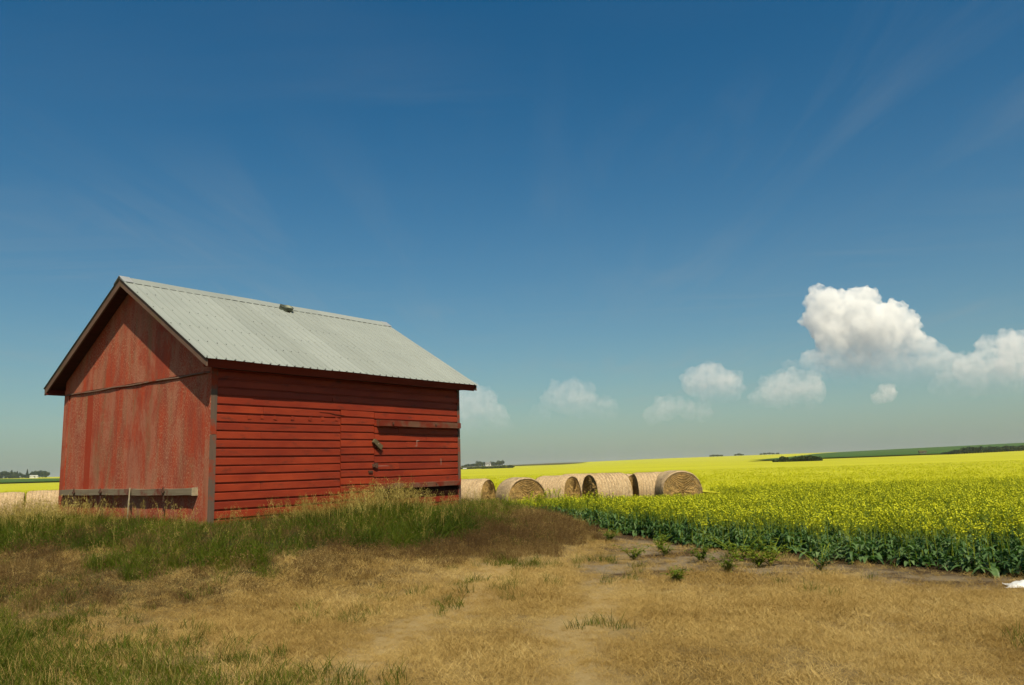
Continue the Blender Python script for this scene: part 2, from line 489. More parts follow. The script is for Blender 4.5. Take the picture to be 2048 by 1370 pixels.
# ------------------------------------------------------------------ cumulus far over the plain
def cloud_mat(name, dens, z0, z1):  # low density and fading base imitate haze in front of the clouds
    m, t = new_mat(name)
    co = obj_coord(t)
    n1 = t.noise(co, .0042, 3, .6)
    z = t.n('ShaderNodeSeparateXYZ', {0: co}).outputs[2]
    zz = t.math('ADD', z, t.math('MULTIPLY', t.math('SUBTRACT', n1, .5), 420.0))
    f = t.n('ShaderNodeMapRange', {0: zz, 1: z0, 2: z1, 3: .0, 4: 1.0}, interpolation_type='SMOOTHSTEP').outputs[0]
    f = t.math('POWER', f, 2.6)
    e = t.ramp(t.noise(co, .011, 4, .6), [(.34, .08), (.60, 1.0)])
    v_ = t.n('ShaderNodeVolumeScatter', {'Color': (.95, .925, .885), 'Density': t.math('MULTIPLY', t.math('MULTIPLY', f, e), dens), 'Anisotropy': .0})
    t.n('ShaderNodeOutputMaterial', {'Volume': v_.outputs[0]})
    return m


KP = 5.77; CD = 9000.0
ICO = {}
for sd in (2, 3):
    bm = bmesh.new(); bmesh.ops.create_icosphere(bm, subdivisions=sd, radius=1.0)
    ICO[sd] = (np.array([v.co[:] for v in bm.verts]), np.array([[v.index for v in f.verts] for f in bm.faces])); bm.free()


def cloud(cx, cy, blobs, dens, label, seed, z0, z1, voxel=11, kids=22):
    """blobs: (dx, dy, r) in units of 5.77 m, for a cloud 9 km away"""
    rs = random.Random(seed); a = TA(cx); zc0 = CAM_H + CD * ((936.4 - .0301 * (cx - 1031)) - cy) / 1560
    sph = []
    for dx, dy, r_ in blobs:
        r_ *= 1.2 if len(blobs) > 10 else 1.55; c = Vector((dx * KP, rs.uniform(-.35, .35) * r_ * KP, -dy * KP)); r0 = r_ * KP; sph.append((c, r0 * .92))
        for _ in range(kids if r_ > 16 else kids * 2 // 3):
            v_ = Vector((rs.gauss(0, 1), rs.gauss(-.3, 1), rs.gauss(.3, 1))).normalized(); c1 = c + v_ * r0 * rs.uniform(.72, .95); r1 = r0 * rs.uniform(.20, .36); sph.append((c1, r1))
            for _ in range(7):
                v2 = (v_ + Vector((rs.gauss(0, .7), rs.gauss(0, .7), rs.gauss(.1, .7)))).normalized(); sph.append((c1 + v2 * r1 * rs.uniform(.8, 1.02), r1 * rs.uniform(.25, .45)))
    VV, FF, nb = [], [], 0
    for c, r0 in sph:
        v_, f_ = ICO[2 if r0 < 70 else 3]; VV.append(v_ * r0 + np.array(c[:])); FF.append(f_ + nb); nb += len(v_)
    me = bpy.data.meshes.new('cloud'); me.from_pydata(np.concatenate(VV).tolist(), [], np.concatenate(FF).tolist())
    o = bpy.data.objects.new('cloud', me); COL.objects.link(o)
    rm = o.modifiers.new('merge', 'REMESH'); rm.mode = 'VOXEL'; rm.voxel_size = voxel
    dg = bpy.context.evaluated_depsgraph_get(); me2 = bpy.data.meshes.new_from_object(o.evaluated_get(dg)); o.modifiers.clear(); o.data = me2; bpy.data.meshes.remove(me)
    me2.name = 'cloud'; me2.materials.clear(); me2.materials.append(cloud_mat('cloud_vapour', dens, z0, z1))
    o.location = (a * CD, CD, zc0); tag(o, label, 'cloud', 'cumulus clouds over the plain')
    return o


cloud(1740, 660, [(-80, -60, 26), (-52, -62, 26), (-20, -54, 28), (8, -62, 24), (-90, -22, 24), (-50, -15, 44), (-5, -10, 46), (35, -20, 32), (65, -32, 22), (75, 0, 32), (25, 25, 46), (-20, 25, 42), (-60, 25, 34), (90, 30, 32), (120, 45, 28), (145, 52, 20),
                  (-110, 66, 24), (-60, 66, 36), (0, 72, 40), (60, 72, 40), (120, 80, 34), (170, 80, 26), (-150, 74, 16), (30, 105, 30), (100, 110, 30), (-40, 100, 24)],
      .015, 'large white towering cumulus cloud on the right', 1, -760, 120)
cloud(1980, 740, [(10, -50, 16), (45, -50, 22), (75, -40, 30), (-40, -5, 20), (-20, 22, 28), (10, 30, 28), (45, 20, 28), (75, 10, 30), (-60, 38, 20), (-85, 46, 14), (30, 52, 26), (70, 50, 26), (25, -10, 26), (60, -12, 28), (-5, -22, 18), (-75, 20, 18), (-100, 34, 16)], .006, 'broken pale cumulus at the right edge of the sky', 2, -560, 220)
cloud(1830, 735, [(-190, 10, 18), (-140, 4, 26), (-90, 6, 32), (-40, 10, 36), (10, 12, 36), (60, 14, 36), (110, 16, 34), (160, 24, 30), (210, 30, 26), (-60, 40, 30), (30, 44, 34), (100, 48, 30)], .0016, 'thin grey veil of cloud under the large towering cumulus', 21, -420, 120, 16)
cloud(1775, 790, [(0, 0, 13), (-18, 8, 9), (8, -8, 9)], .006, 'small isolated cloud below the large cumulus', 3, -220, 30, 8)
cloud(1420, 770, [(0, -5, 27), (-28, -3, 18), (30, 4, 24), (48, 20, 14), (8, 22, 16)], .0030, 'pale rounded cloud over the hay bales at the field edge', 4, -420, 60)
cloud(1590, 785, [(-30, -4, 22), (0, -10, 24), (30, -2, 22), (38, 14, 14), (-48, 8, 16), (-72, 14, 12)], .0030, 'pale wide cloud just left of the large towering cumulus', 5, -380, 60)
cloud(1335, 822, [(0, -4, 18), (24, -8, 13), (-28, 10, 14), (46, 4, 14), (70, 8, 14)], .0020, 'faint low cloud below and left of the pale rounded one', 6, -330, 60)
cloud(1140, 805, [(-10, -6, 22), (18, 0, 26), (-34, -4, 15), (75, 20, 18), (50, 22, 14), (-58, 34, 16)], .0017, 'faint cloud over the yellow field, second from the barn', 7, -420, 80)
cloud(950, 830, [(10, -18, 28), (-20, -14, 30), (36, 10, 24), (60, 26, 14), (-5, 20, 24)], .0017, 'faint cloud half hidden behind the end of the barn roof', 8, -460, 100)

# ------------------------------------------------------------------ the barn
barn = empty('barn', (PX, PY, BZ), TH)
tag(barn, 'weathered red wooden barn with grey corrugated metal roof on a grassy mound', 'barn')
S = .152; EZ = 2.864; RZ = 4.784; OE = .31; OF = .30
SLP = (RZ - EZ) / (BW / 2 + OE)
roofz = lambda y: EZ + SLP * (min(y, BW - y) + OE)
# wall cores (behind the cladding)
b = MB(); b.box(.03, BL - .03, .024, .10, -.7, 2.90); b.build('wall', M_SID, barn)
b = MB(); b.box(.03, BL - .03, BW - .10, BW, -.7, 2.90); b.build('wall', M_SID, barn)
gp = lambda dz: [(.101, -.7), (BW - .101, -.7), (BW - .101, roofz(0) - dz), (BW / 2, RZ - dz), (.101, roofz(0) - dz)]
b = MB(); b.prism(gp(.07), .024, .10, 'x'); b.build('gable_wall', M_PAN, barn)
b = MB(); b.prism(gp(.07), BL - .10, BL, 'x'); b.build('gable_wall', M_PAN, barn)


def siding_board(x0, x1, n, depth=0.0, parent=barn, mat=M_SID, name='siding_board'):
    """drop siding: flat face with a cove at the top that the next board overhangs"""
    b = MB(); z0 = n * S + random.uniform(-.002, .002); pr = []
    lip = random.uniform(.017, .024)
    pr = [(.022, z0), (-lip + .014, z0), (-lip + .014, z0 + .110), (-lip + .018, z0 + .1145), (.019, z0 + .120), (.019, z0 + .1505), (.022, z0 + .1505)]
    pr = [(p - depth, q) for p, q in pr]
    m_ = max(2, int((x1 - x0) / .5)); n_ = len(pr); vs = []; fs = []
    sag = random.uniform(-.005, .005); ph = random.uniform(0, 6)
    for i in range(m_ + 1):
        s = i / m_; x = x0 + (x1 - x0) * s; dz = sag * math.sin(s * 3 + ph); dy = .0015 * math.sin(s * 7 + ph)
        vs += [(x, p + dy, q + dz) for p, q in pr]
    for i in range(m_):
        for k in range(n_):
            fs.append((i * n_ + k, i * n_ + (k + 1) % n_, (i + 1) * n_ + (k + 1) % n_, (i + 1) * n_ + k))
    fs += [tuple(range(n_ - 1, -1, -1)), tuple(m_ * n_ + k for k in range(n_))]
    b.add(vs, fs)
    return b.build(name, mat, parent)


DU0, DU1 = 2.882, 3.786
for n in range(-3, 14):
    for x0_, x1_ in ((.125, DU0 - .008), (DU1 + .008, BL - .075)):
        if random.random() < .4:                        # butt joint somewhere along the row
            xm = random.uniform(x0_ + .5, x1_ - .5); siding_board(x0_, xm - .003, n); siding_board(xm + .003, x1_, n)
        else:
            siding_board(x0_, x1_, n)
for n in range(14, 18):
    siding_board(.125, BL - .075, n)
door = empty('door', (0, 0, 0)); door.parent = barn
for n in range(-3, 14):
    bd_ = siding_board(DU0 + .010, DU1 - .010, n, .004, door, name='board'); bd_.location.z = .022
# corner boards (side wall) with old joint, front-wall trim
for x0, x1 in ((-.006, .118), (BL - .072, BL + .006)):
    b = MB(); b.box(x0, x1, -.018, .023, -.7, 1.58, .001); b.build('corner_board', M_CORNER, barn)
    b = MB(); b.box(x0 + .002, x1 - .002, -.016, .023, 1.586, 2.80, .001); b.build('corner_board', M_CORNER, barn)
# far eave corner board return and back corner
b = MB(); b.box(-.010, .024, -.014, .125, -.7, 2.80, .001); b.build('corner_board', M_PAN, barn)
b = MB(); b.box(-.012, .024, BW - .20, BW + .012, -.7, 2.80, .002); b.build('corner_board', M_PAN, barn)
b = MB(); b.box(.03, .13, BW, BW + .012, -.7, 2.80, .002); b.build('corner_board', M_TRIM, barn)
# plywood sheets of the gable front
YS = 3.27
b = MB(); b.box(-.002, .022, .128, YS - .008, -.65, 2.640); b.build('wall_panel', M_PAN, barn)
b = MB(); b.box(.002, .022, YS + .008, BW - .215, -.65, 2.670); b.build('wall_panel', M_PAN, barn)
b = MB(); b.prism([(.02, 2.690), (BW - .02, 2.725), (BW - .02, roofz(0) - .075), (BW / 2, RZ - .075), (.02, roofz(0) - .075)], -.012, .022, 'x'); b.build('gable_panel', M_PAN, barn)
# warped flashing strip along the seam
b = MB(); pts = 26
vs = []; fs = []
for i in range(pts + 1):
    s = i / pts; y = .02 + (BW - .04) * s; z = 2.662 + .035 * s + .006 * math.sin(s * 23) + random.uniform(-.003, .003); o_ = -.022 - .012 * abs(math.sin(s * 17)) * random.random()
    vs += [(-.004, y, z + .022), (o_, y, z + .018), (o_ - .003, y, z - .006), (-.006, y, z - .010)]
for i in range(pts):
    for k in range(3):
        fs.append((i * 4 + k, i * 4 + k + 1, i * 4 + 5 + k, i * 4 + 4 + k))
b.add(vs, fs); b.build('flashing_strip', M_TRIM, barn)

# low plank along the gable front on iron brackets
for y0, y1, dz in ((.325, 2.40, -.012), (2.425, 5.42, 0.0)):
    b = MB(); nn = 8; vs = []; fs = []
    for i in range(nn + 1):
        y = y0 + (y1 - y0) * i / nn; w_ = .004 * math.sin(i * 1.7 + y0)
        vs += [(-.108 + w_, y, .570 + dz + w_), (-.108 + w_, y, .682 + dz + w_ * 1.5), (-.004, y, .686 + dz + w_), (-.004, y, .570 + dz)]
    for i in range(nn):
        for k in range(4):
            fs.append((i * 4 + k, i * 4 + (k + 1) % 4, i * 4 + 4 + (k + 1) % 4, i * 4 + 4 + k))
    fs += [(0, 1, 2, 3), tuple(nn * 4 + k for k in (3, 2, 1, 0))]
    b.add(vs, fs); b.build('plank', M_RAIL, barn)
b = MB(); b.box(-.112, -.002, .300, .322, .548, .686, .003); b.build('plank_end', M_STICK, barn)
for y in (4.73, 3.59, 2.43, 1.235):
    b = MB()
    b.prism([(y - .045, .625), (y, .555), (y + .045, .625), (y, .712)], -.128, -.112, 'x')
    b.box(-.150, -.128, y - .017, y + .017, .605, .640, .002)
    b.box(-.118, -.112, y - .03, y + .012, .44, .556, .004)
    b.build('iron_bracket', M_IRON, barn)
b = MB(); b.tube([(-.145, 2.375, .70), (-.150, 2.385, .45), (-.155, 2.405, .10), (-.16, 2.41, -.2)], [.014, .015, .013, .012], 6); b.build('hanging_stick', M_STICK, barn)

# rails on the side wall
def rail(x0, x1, z0, z1, dep, name, tilt=0.0):
    b = MB(); nn = 8; vs = []; fs = []
    for i in range(nn + 1):
        s = i / nn; x = x0 + (x1 - x0) * s; dz = tilt * s + .004 * math.sin(s * 9); dy = .005 * math.sin(s * 5 + 1)
        vs += [(x, -dep + dy, z0 + dz), (x, -dep + dy, z1 + dz), (x, .004, z1 + dz + .012), (x, .004, z0 + dz)]
    for i in range(nn):
        for k in range(4):
            fs.append((i * 4 + k, i * 4 + 4 + k, i * 4 + 4 + (k + 1) % 4, i * 4 + (k + 1) % 4))
    fs += [(3, 2, 1, 0), tuple(nn * 4 + k for k in range(4))]
    b.add(vs, fs)
    return b.build(name, M_BOARD, barn)


r1 = rail(3.85, BL - .085, 1.815, 1.940, .125, 'rail_board')
for u in (4.22, 5.55):
    b = MB(); b.box(u - .022, u + .022, -.145, -.12, 1.855, 1.90, .004); b.build('bolt', M_IRON, barn)
r2 = rail(3.80, BL - .08, .505, .600, .07, 'rail_board', -.004)
for u in (4.25, 5.60):
    b = MB(); b.box(u - .018, u + .018, -.088, -.066, .535, .57, .004); b.build('bolt', M_IRON, barn)
b = MB(); b.box(3.81, BL - .10, -.012, -.002, .30, .50, .002); b.build('chute_opening', M_DARK, barn)
# turn button, hasp, keeper on the door
b = MB(); c_, s_ = math.cos(-.62), math.sin(-.62)
vs = []
for yy in (-.075, -.012):
    for a, q in ((-.135, -.045), (.135, -.055), (.13, .05), (-.13, .045)):
        vs.append((3.845 + a * c_ - q * s_, yy, 1.435 + a * s_ + q * c_))
b.add(vs, [(3, 2, 1, 0), (4, 5, 6, 7), (0, 1, 5, 4), (1, 2, 6, 5), (2, 3, 7, 6), (3, 0, 4, 7)]); tb = b.build('turn_button', M_BLOCK, barn)
b = MB(); b.tube([(3.845, -.075, 1.44), (3.845, -.085, 1.44)], [.012, .012], 6); b.build('nail_head', M_WHITE, tb)
b = MB(); b.box(3.73, 3.80, -.035, -.008, .965, 1.03, .004); b.box(3.80, 3.86, -.05, -.008, .945, 1.045, .006); b.build('hasp', M_IRON, barn)
b = MB(); b.box(3.61, 3.72, -.04, -.008, .845, .895, .006); b.build('door_handle', M_IRON, door)
b = MB(); b.box(3.87, 4.28, -.010, -.0065, .978, .986, .001); b.build('scratch', M_WHITE, barn)
b = MB(); b.box(5.047, 5.060, -.011, -.0065, 1.395, 1.53); b.box(5.060, 5.13, -.0112, -.0065, 1.517, 1.531); b.box(5.0, 5.047, -.0114, -.0065, 1.395, 1.408); b.build('chalk_mark', M_WHITE, barn)
b = MB(); b.box(5.83, 5.842, -.011, -.0065, .97, 1.12, .001); b.build('scratch', M_WHITE, barn)
# square patches nailed on one row of siding, and one higher up
for u, z in ((.765, 1.905), (1.04, 1.915), (1.325, 1.91), (1.71, 1.915), (2.12, 1.915), (2.42, 1.925), (2.77, 1.93), (2.70, 2.315)):
    r_ = random.uniform(.042, .052); a = random.uniform(.5, 1.0); b = MB(); vs = []
    for yy in (-.014, -.003):
        for k in range(4):
            vs.append((u + r_ * math.cos(a + k * math.pi / 2), yy, z + r_ * math.sin(a + k * math.pi / 2)))
    b.add(vs, [(3, 2, 1, 0), (4, 5, 6, 7), (0, 1, 5, 4), (1, 2, 6, 5), (2, 3, 7, 6), (3, 0, 4, 7)]); b.build('patch', M_SID, barn)
# split in a siding board beside the door
b = MB(); b.tube([(2.35, -.006, 2.052), (2.6, -.006, 2.045), (2.72, -.006, 2.022), (2.90, -.006, 2.008), (3.05, -.006, 2.02)], [.004, .006, .008, .008, .003], 4); b.build('crack', M_DARK, barn)

# roof carpentry
for side in (0, 1):
    my = (lambda y: y) if side == 0 else (lambda y: BW - y)
    dk = lambda y, o_: (my(y), EZ + SLP * (y + OE) - o_)
    b = MB(); b.prism([dk(-OE + .03, .012), dk(BW / 2, .012), dk(BW / 2, .05), dk(-OE + .03, .05)], -OF + .035, BL + OF - .035, 'x'); b.build('roof_deck', M_DECK, barn)
    b = MB(); b.prism([dk(-OE + .006, .010), dk(-OE + .076, .195), dk(-OE + .100, .195), dk(-OE + .030, .010)], -OF + .004, BL + OF - .004, 'x'); b.build('fascia', M_FASCIA, barn)
    b = MB(); b.prism([dk(-OE + .10, .185), dk(.0, .30), dk(.0, .32), dk(-OE + .10, .205)], .02, BL - .02, 'x'); b.build('soffit', M_DECK, barn)
    for x0 in (-OF, BL + OF - .032):
        b = MB(); b.prism([dk(-OE - .006, .010), dk(BW / 2 - .001, .008), dk(BW / 2 - .001, .155), dk(-OE - .006, .145)], x0 - .004, x0 + .030, 'x'); b.build('barge_board', M_BARGE, barn)

# corrugated sheets
NS = 8; X0, X1 = -OF - .03, BL + OF + .03; SW = (X1 - X0) / NS


def roof_sheet(side, k):
    xs = []
    x = X0 + k * SW
    pitch = SW / 5
    for r_ in range(5):
        c = x + r_ * pitch
        xs += [(c + .001, .002), (c + .011, .020), (c + .027, .020), (c + .038, .002), (c + pitch * .42, .0015), (c + pitch * .46, .005), (c + pitch * .50, .0015), (c + pitch * .72, .0015), (c + pitch * .76, .005), (c + pitch * .80, .0015)]
    xs.append((x + SW + .003, .003))
    m_ = 6; vs = []; fs = []; n_ = len(xs)
    nr = Vector((0, -SLP, 1)).normalized(); ys0, ys1 = -OE - .035 - random.uniform(0, .008), BW / 2 - .012
    ph = random.uniform(0, 6)
    for i in range(m_ + 1):
        y = ys0 + (ys1 - ys0) * i / m_
        for px_, h in xs:
            h2 = h + .004 + .0022 * math.sin(i * 2.1 + ph + px_ * 3) + (.0015 if k % 2 else 0)
            p = Vector((px_, y, EZ + SLP * (y + OE))) + nr * h2
            vs.append((p.x, p.y if side == 0 else BW - p.y, p.z))
    for i in range(m_):
        for j in range(n_ - 1):
            fs.append((i * n_ + j, i * n_ + j + 1, (i + 1) * n_ + j + 1, (i + 1) * n_ + j))
    b = MB(); b.add(vs, fs)
    sh = b.build('roof_sheet', M_ROOF, barn)
    if side == 0:
        q = MB()
        for s in (.012, .20, .40, .60, .80, .955):
            for r_ in range(5):
                if random.random() < .08:
                    continue
                y = ys0 + (ys1 - ys0) * (s + random.uniform(-.006, .006)); px_ = x + r_ * pitch + .054
                p = Vector((px_, y, EZ + SLP * (y + OE))) + nr * .009
                e = .008
                q.box(p.x - e, p.x + e, p.y - e, p.y + e, p.z - e * .6, p.z + e * 1.2)
        so_ = q.build('screws', M_SCREW, sh); so_['kind'] = 'stuff'
    return sh


for side in (0, 1):
    for k in range(NS):
        roof_sheet(side, k)
# ridge cap with bright ends
def cap(x0, x1, mat, lift, name):
    b = MB(); wv = .21; th = .004; nn = max(1, int((x1 - x0) / .5)); vs = []; fs = []
    for i in range(nn + 1):
        x = x0 + (x1 - x0) * i / nn; dz = lift + .003 * math.sin(i * 1.9)
        for o_ in (0.0, th):
            vs += [(x, BW / 2 - wv, RZ - SLP * wv + .020 + dz + o_), (x, BW / 2, RZ + .038 + dz + o_), (x, BW / 2 + wv, RZ - SLP * wv + .020 + dz + o_)]
    for i in range(nn):
        a = i * 6; c = a + 6
        fs += [(a, c, c + 1, a + 1), (a + 1, c + 1, c + 2, a + 2), (a + 3, a + 4, c + 4, c + 3), (a + 4, a + 5, c + 5, c + 4), (a, a + 3, c + 3, c), (a + 2, c + 2, c + 5, a + 5)]
    fs += [(0, 1, 4, 3), (1, 2, 5, 4)] + [tuple(nn * 6 + q for q in f) for f in ((3, 4, 1, 0), (4, 5, 2, 1))]
    b.add(vs, fs)
    return b.build(name, mat, barn)


for k in range(3):
    cap(X0 + .02 + k * 2.38, min(X1 - .02, X0 + .02 + (k + 1) * 2.38 + .05), M_ROOF, .002 * k, 'ridge_cap')
cap(X0 - .006, X0 + .20, M_CAPEND, .010, 'ridge_cap_end'); cap(X1 - .20, X1 + .006, M_CAPEND, .012, 'ridge_cap_end')
# stub of a roof vent
vt = empty('vent', (3.41, BW / 2 - .26, RZ - SLP * .26 + .02)); vt.parent = barn; vt.rotation_euler = (math.atan(SLP) * .9, 0, 0); vt.scale = (.9, .9, .75)
b = MB(); seg = 28; vs = []; fs = []
prof = [(.215, -.10), (.185, -.03), (.180, .105), (.190, .115), (.172, .118), (.168, -.02)]
for k in range(seg):
    a = 2 * math.pi * k / seg
    for r_, z in prof:
        vs.append((r_ * math.cos(a), r_ * math.sin(a) * .9, z + (.012 * math.sin(3 * a) if z > .1 else 0)))
for k in range(seg):
    for j in range(len(prof) - 1):
        fs.append((k * 6 + j, ((k + 1) % seg) * 6 + j, ((k + 1) % seg) * 6 + j + 1, k * 6 + j + 1))
b.add(vs, fs); b.build('vent_collar', M_VENT, vt, smooth=True)
b = MB(); b.tube([(0, 0, -.05), (0, 0, .02)], [.168, .168], 20); b.build('vent_opening', M_DARK, vt)

# ------------------------------------------------------------------ scattering (ground cover as stuff)
def scatter(name, pts, rot, scl, idx, coll, label, cat):
    me = bpy.data.meshes.new(name); n = len(pts)
    me.vertices.add(n); me.vertices.foreach_set('co', np.asarray(pts, np.float32).ravel())
    for nm, ty, dat, key in (('rot', 'FLOAT_VECTOR', rot, 'vector'), ('scl', 'FLOAT', scl, 'value'), ('idx', 'INT', idx, 'value')):
        a = me.attributes.new(nm, ty, 'POINT')
        a.data.foreach_set(key, np.asarray(dat, np.int32 if ty == 'INT' else np.float32).ravel())
    me.update()
    o = bpy.data.objects.new(name, me); COL.objects.link(o)
    ng = bpy.data.node_groups.new(name + '_scatter', 'GeometryNodeTree')
    ng.interface.new_socket('Geometry', in_out='INPUT', socket_type='NodeSocketGeometry')
    ng.interface.new_socket('Geometry', in_out='OUTPUT', socket_type='NodeSocketGeometry')
    N = ng.nodes; gi = N.new('NodeGroupInput'); go = N.new('NodeGroupOutput')
    ci = N.new('GeometryNodeCollectionInfo'); ci.inputs['Collection'].default_value = coll
    ci.inputs['Separate Children'].default_value = True; ci.inputs['Reset Children'].default_value = True
    ip = N.new('GeometryNodeInstanceOnPoints'); ip.inputs['Pick Instance'].default_value = True

    def attr(nm, ty):
        a = N.new('GeometryNodeInputNamedAttribute'); a.data_type = ty; a.inputs['Name'].default_value = nm
        return a.outputs['Attribute']
    ng.links.new(gi.outputs[0], ip.inputs['Points']); ng.links.new(ci.outputs[0], ip.inputs['Instance'])
    ng.links.new(attr('idx', 'INT'), ip.inputs['Instance Index']); ng.links.new(attr('rot', 'FLOAT_VECTOR'), ip.inputs['Rotation'])
    ng.links.new(attr('scl', 'FLOAT'), ip.inputs['Scale']); ng.links.new(ip.outputs[0], go.inputs[0])
    md = o.modifiers.new('scatter', 'NODES'); md.node_group = ng
    tag(o, label, cat, kind='stuff')
    return o


def blades(b, n, rad, hmin, hmax, wid, lean, curve, mi=0, seg=2, lie=0.0):
    for _ in range(n):
        r_ = rad * math.sqrt(random.random()); a = random.uniform(0, 6.283)
        x, y = r_ * math.cos(a), r_ * math.sin(a)
        h = random.uniform(hmin, hmax); d = random.uniform(0, 6.283); dx, dy = math.cos(d), math.sin(d)
        ln = random.uniform(0, lean); cu = random.uniform(.2, 1) * curve
        if random.random() < lie:
            ln = random.uniform(1.2, 3.5); h *= .35
        p = random.uniform(0, 6.283); wx, wy = math.cos(p) * wid / 2, math.sin(p) * wid / 2
        vs = []
        for i in range(seg + 1):
            s = i / seg; o_ = (ln * s + cu * s * s) * h; k = 1 - .75 * s
            cx, cy, cz = x + dx * o_, y + dy * o_, h * s * (1 - .25 * cu * s) - .004
            if i < seg:
                vs += [(cx - wx * k, cy - wy * k, cz), (cx + wx * k, cy + wy * k, cz)]
            else:
                vs.append((cx, cy, cz))
        fs = [(2 * i, 2 * i + 1, 2 * i + 3, 2 * i + 2) for i in range(seg - 1)] + [(2 * seg - 2, 2 * seg - 1, 2 * seg)]
        b.add(vs, fs, mi)


def grass_mat(name, stops, tr, rough=.7, patch=None):
    """per-clump tint from the clump's own place"""
    m, t = new_mat(name)
    oi = t.n('ShaderNodeObjectInfo')
    n1 = t.noise(oi.outputs['Location'], .55, 4, .6)
    n2 = t.noise(obj_coord(t), 19.0, 2, .5)
    f = t.math('ADD', t.math('MULTIPLY', oi.outputs['Random'], .40), t.math('ADD', t.math('MULTIPLY', t.math('SUBTRACT', n1, .5), 1.5), t.math('MULTIPLY', n2, .6)))
    c = t.ramp(f, stops)
    if patch:
        c = t.mix(t.ramp(t.noise(oi.outputs['Location'], .33, 3, .6), [(.5, 0.0), (.62, .8)]), c, patch)
    finish(t, c, rough, None, spec=.2, trans=t.mix(1.0, c, tr, 'MULTIPLY'), twt=.30)
    return m


M_STRAW = grass_mat('dry_straw_grass', [(.05, (.18, .106, .026)), (.35, (.365, .242, .072)), (.65, (.49, .350, .125)), (.95, (.60, .46, .20))], (1, .9, .6))
M_GGRASS = grass_mat('green_grass', [(.1, (.030, .050, .0015)), (.4, (.055, .082, .002)), (.7, (.090, .108, .004)), (.95, (.17, .135, .02))], (1.2, 1.2, .4))
M_TALL = grass_mat('tall_green_grass', [(.1, (.026, .044, .0014)), (.45, (.056, .086, .0025)), (.75, (.105, .128, .006)), (.95, (.18, .155, .022))], (1.2, 1.3, .3))
M_SEED = grass_mat('pale_seed_heads', [(.1, (.17, .12, .024)), (.5, (.33, .255, .062)), (.9, (.52, .42, .14))], (1.1, 1, .5))
M_BRWEED = grass_mat('dry_brown_weeds', [(.05, (.070, .039, .013)), (.4, (.125, .074, .025)), (.7, (.195, .125, .042)), (.95, (.30, .21, .075))], (1, .8, .5))
M_WEED = grass_mat('fresh_weed_green', [(.1, (.065, .105, .006)), (.5, (.12, .165, .010)), (.9, (.19, .22, .02))], (1.2, 1.2, .4))



def kit(name):
    return bpy.data.collections.new(name)      # holds the source clumps, not linked to the scene


K_DRY = kit('dry_clumps')
for i in range(6):
    b = MB(); blades(b, 78, .13, .020, .075, .0028, 1.3, 1.2, lie=.45); b.build('dry_clump', M_STRAW, coll=K_DRY, fix=False)
K_GRN = kit('green_clumps')
for i in range(5):
    b = MB(); blades(b, 34, .12, .06, .19, .0060, .35, .7, seg=3, lie=.05); blades(b, 2, .12, .1, .24, .004, .3, .5, seg=3, mi=1); b.build('green_clump', [M_GGRASS, M_STRAW], coll=K_GRN, fix=False)
K_TALL = kit('tall_clumps')


def panicle(b, x, y, h, mi):
    d = random.uniform(0, 6.283); dx, dy = math.cos(d), math.sin(d); ln = random.uniform(.05, .35)
    pts = []
    for i in range(5):
        s = i / 4
        pts.append(Vector((x + dx * ln * s * s * h, y + dy * ln * s * s * h, h * s)))
    b.tube(pts, [.0022, .002, .0017, .0013, .0008], 3, False, mi)
    for i in range(16):
        s = random.uniform(.68, 1.0); k = min(3, int(s * 4)); q = pts[k].lerp(pts[k + 1], s * 4 - k)
        a = random.uniform(0, 6.283); l = random.uniform(.02, .075) * (1.25 - s * .6)
        o_ = Vector((math.cos(a) * l + dx * .03, math.sin(a) * l + dy * .03, -l * random.uniform(.1, .9)))
        e = q + o_; w_ = Vector((math.cos(a + 1.57), math.sin(a + 1.57), 0)) * .0042; dn = Vector((math.cos(a) * .008, math.sin(a) * .008, -.024))
        b.add([q, e - w_ * .2, e + w_ * .2], [(0, 1, 2)], mi)
        b.add([e, e + dn * .5 - w_, e + dn, e + dn * .5 + w_], [(0, 1, 2, 3)], mi)


for i in range(8):
    b = MB(); blades(b, 34, .12, .12, .40, .0070, .4, .9, seg=4)
    if i >= 3:
        for _ in range(2 + (i % 3)):
            panicle(b, random.uniform(-.1, .1), random.uniform(-.1, .1), random.uniform(.36, .64), 1)
    b.build('tall_clump', [M_TALL, M_SEED], coll=K_TALL, fix=False)
K_BRN = kit('brown_clumps')
for i in range(5):
    b = MB(); blades(b, 46, .12, .05, .19, .0052, .7, .5, seg=2)
    for _ in range(26):
        x, y = random.uniform(-.12, .12), random.uniform(-.12, .12); z = random.uniform(.06, .19); e = random.uniform(.004, .009); a = random.uniform(0, 3.14)
        b.add([(x - e * math.cos(a), y - e * math.sin(a), z), (x + e * math.cos(a), y + e * math.sin(a), z), (x, y, z + e * 2.2)], [(0, 1, 2)])
    b.build('brown_clump', [M_BRWEED], coll=K_BRN, fix=False)


def candidates(x0, x1, y0, y1, dens, ymin=None):
    n = int((x1 - x0) * (y1 - y0) * dens)
    x = rng.uniform(x0, x1, n); y = rng.uniform(y0, y1, n)
    keep = (np.abs(x) < .74 * y + 2.2) & (barn_dist(x, y) > .04)
    return x[keep], y[keep]


def put(name, x, y, coll, nk, smin, smax, label, cat, tilt=.12, sc=None):
    n = len(x); z = terrain(x, y)
    rot = np.stack([rng.normal(0, tilt, n), rng.normal(0, tilt, n), rng.uniform(0, 6.283, n)], 1)
    s = rng.uniform(smin, smax, n) * (1 if sc is None else sc)
    return scatter(name, np.stack([x, y, z], 1), rot, s, rng.integers(0, nk, n), coll, label, cat)


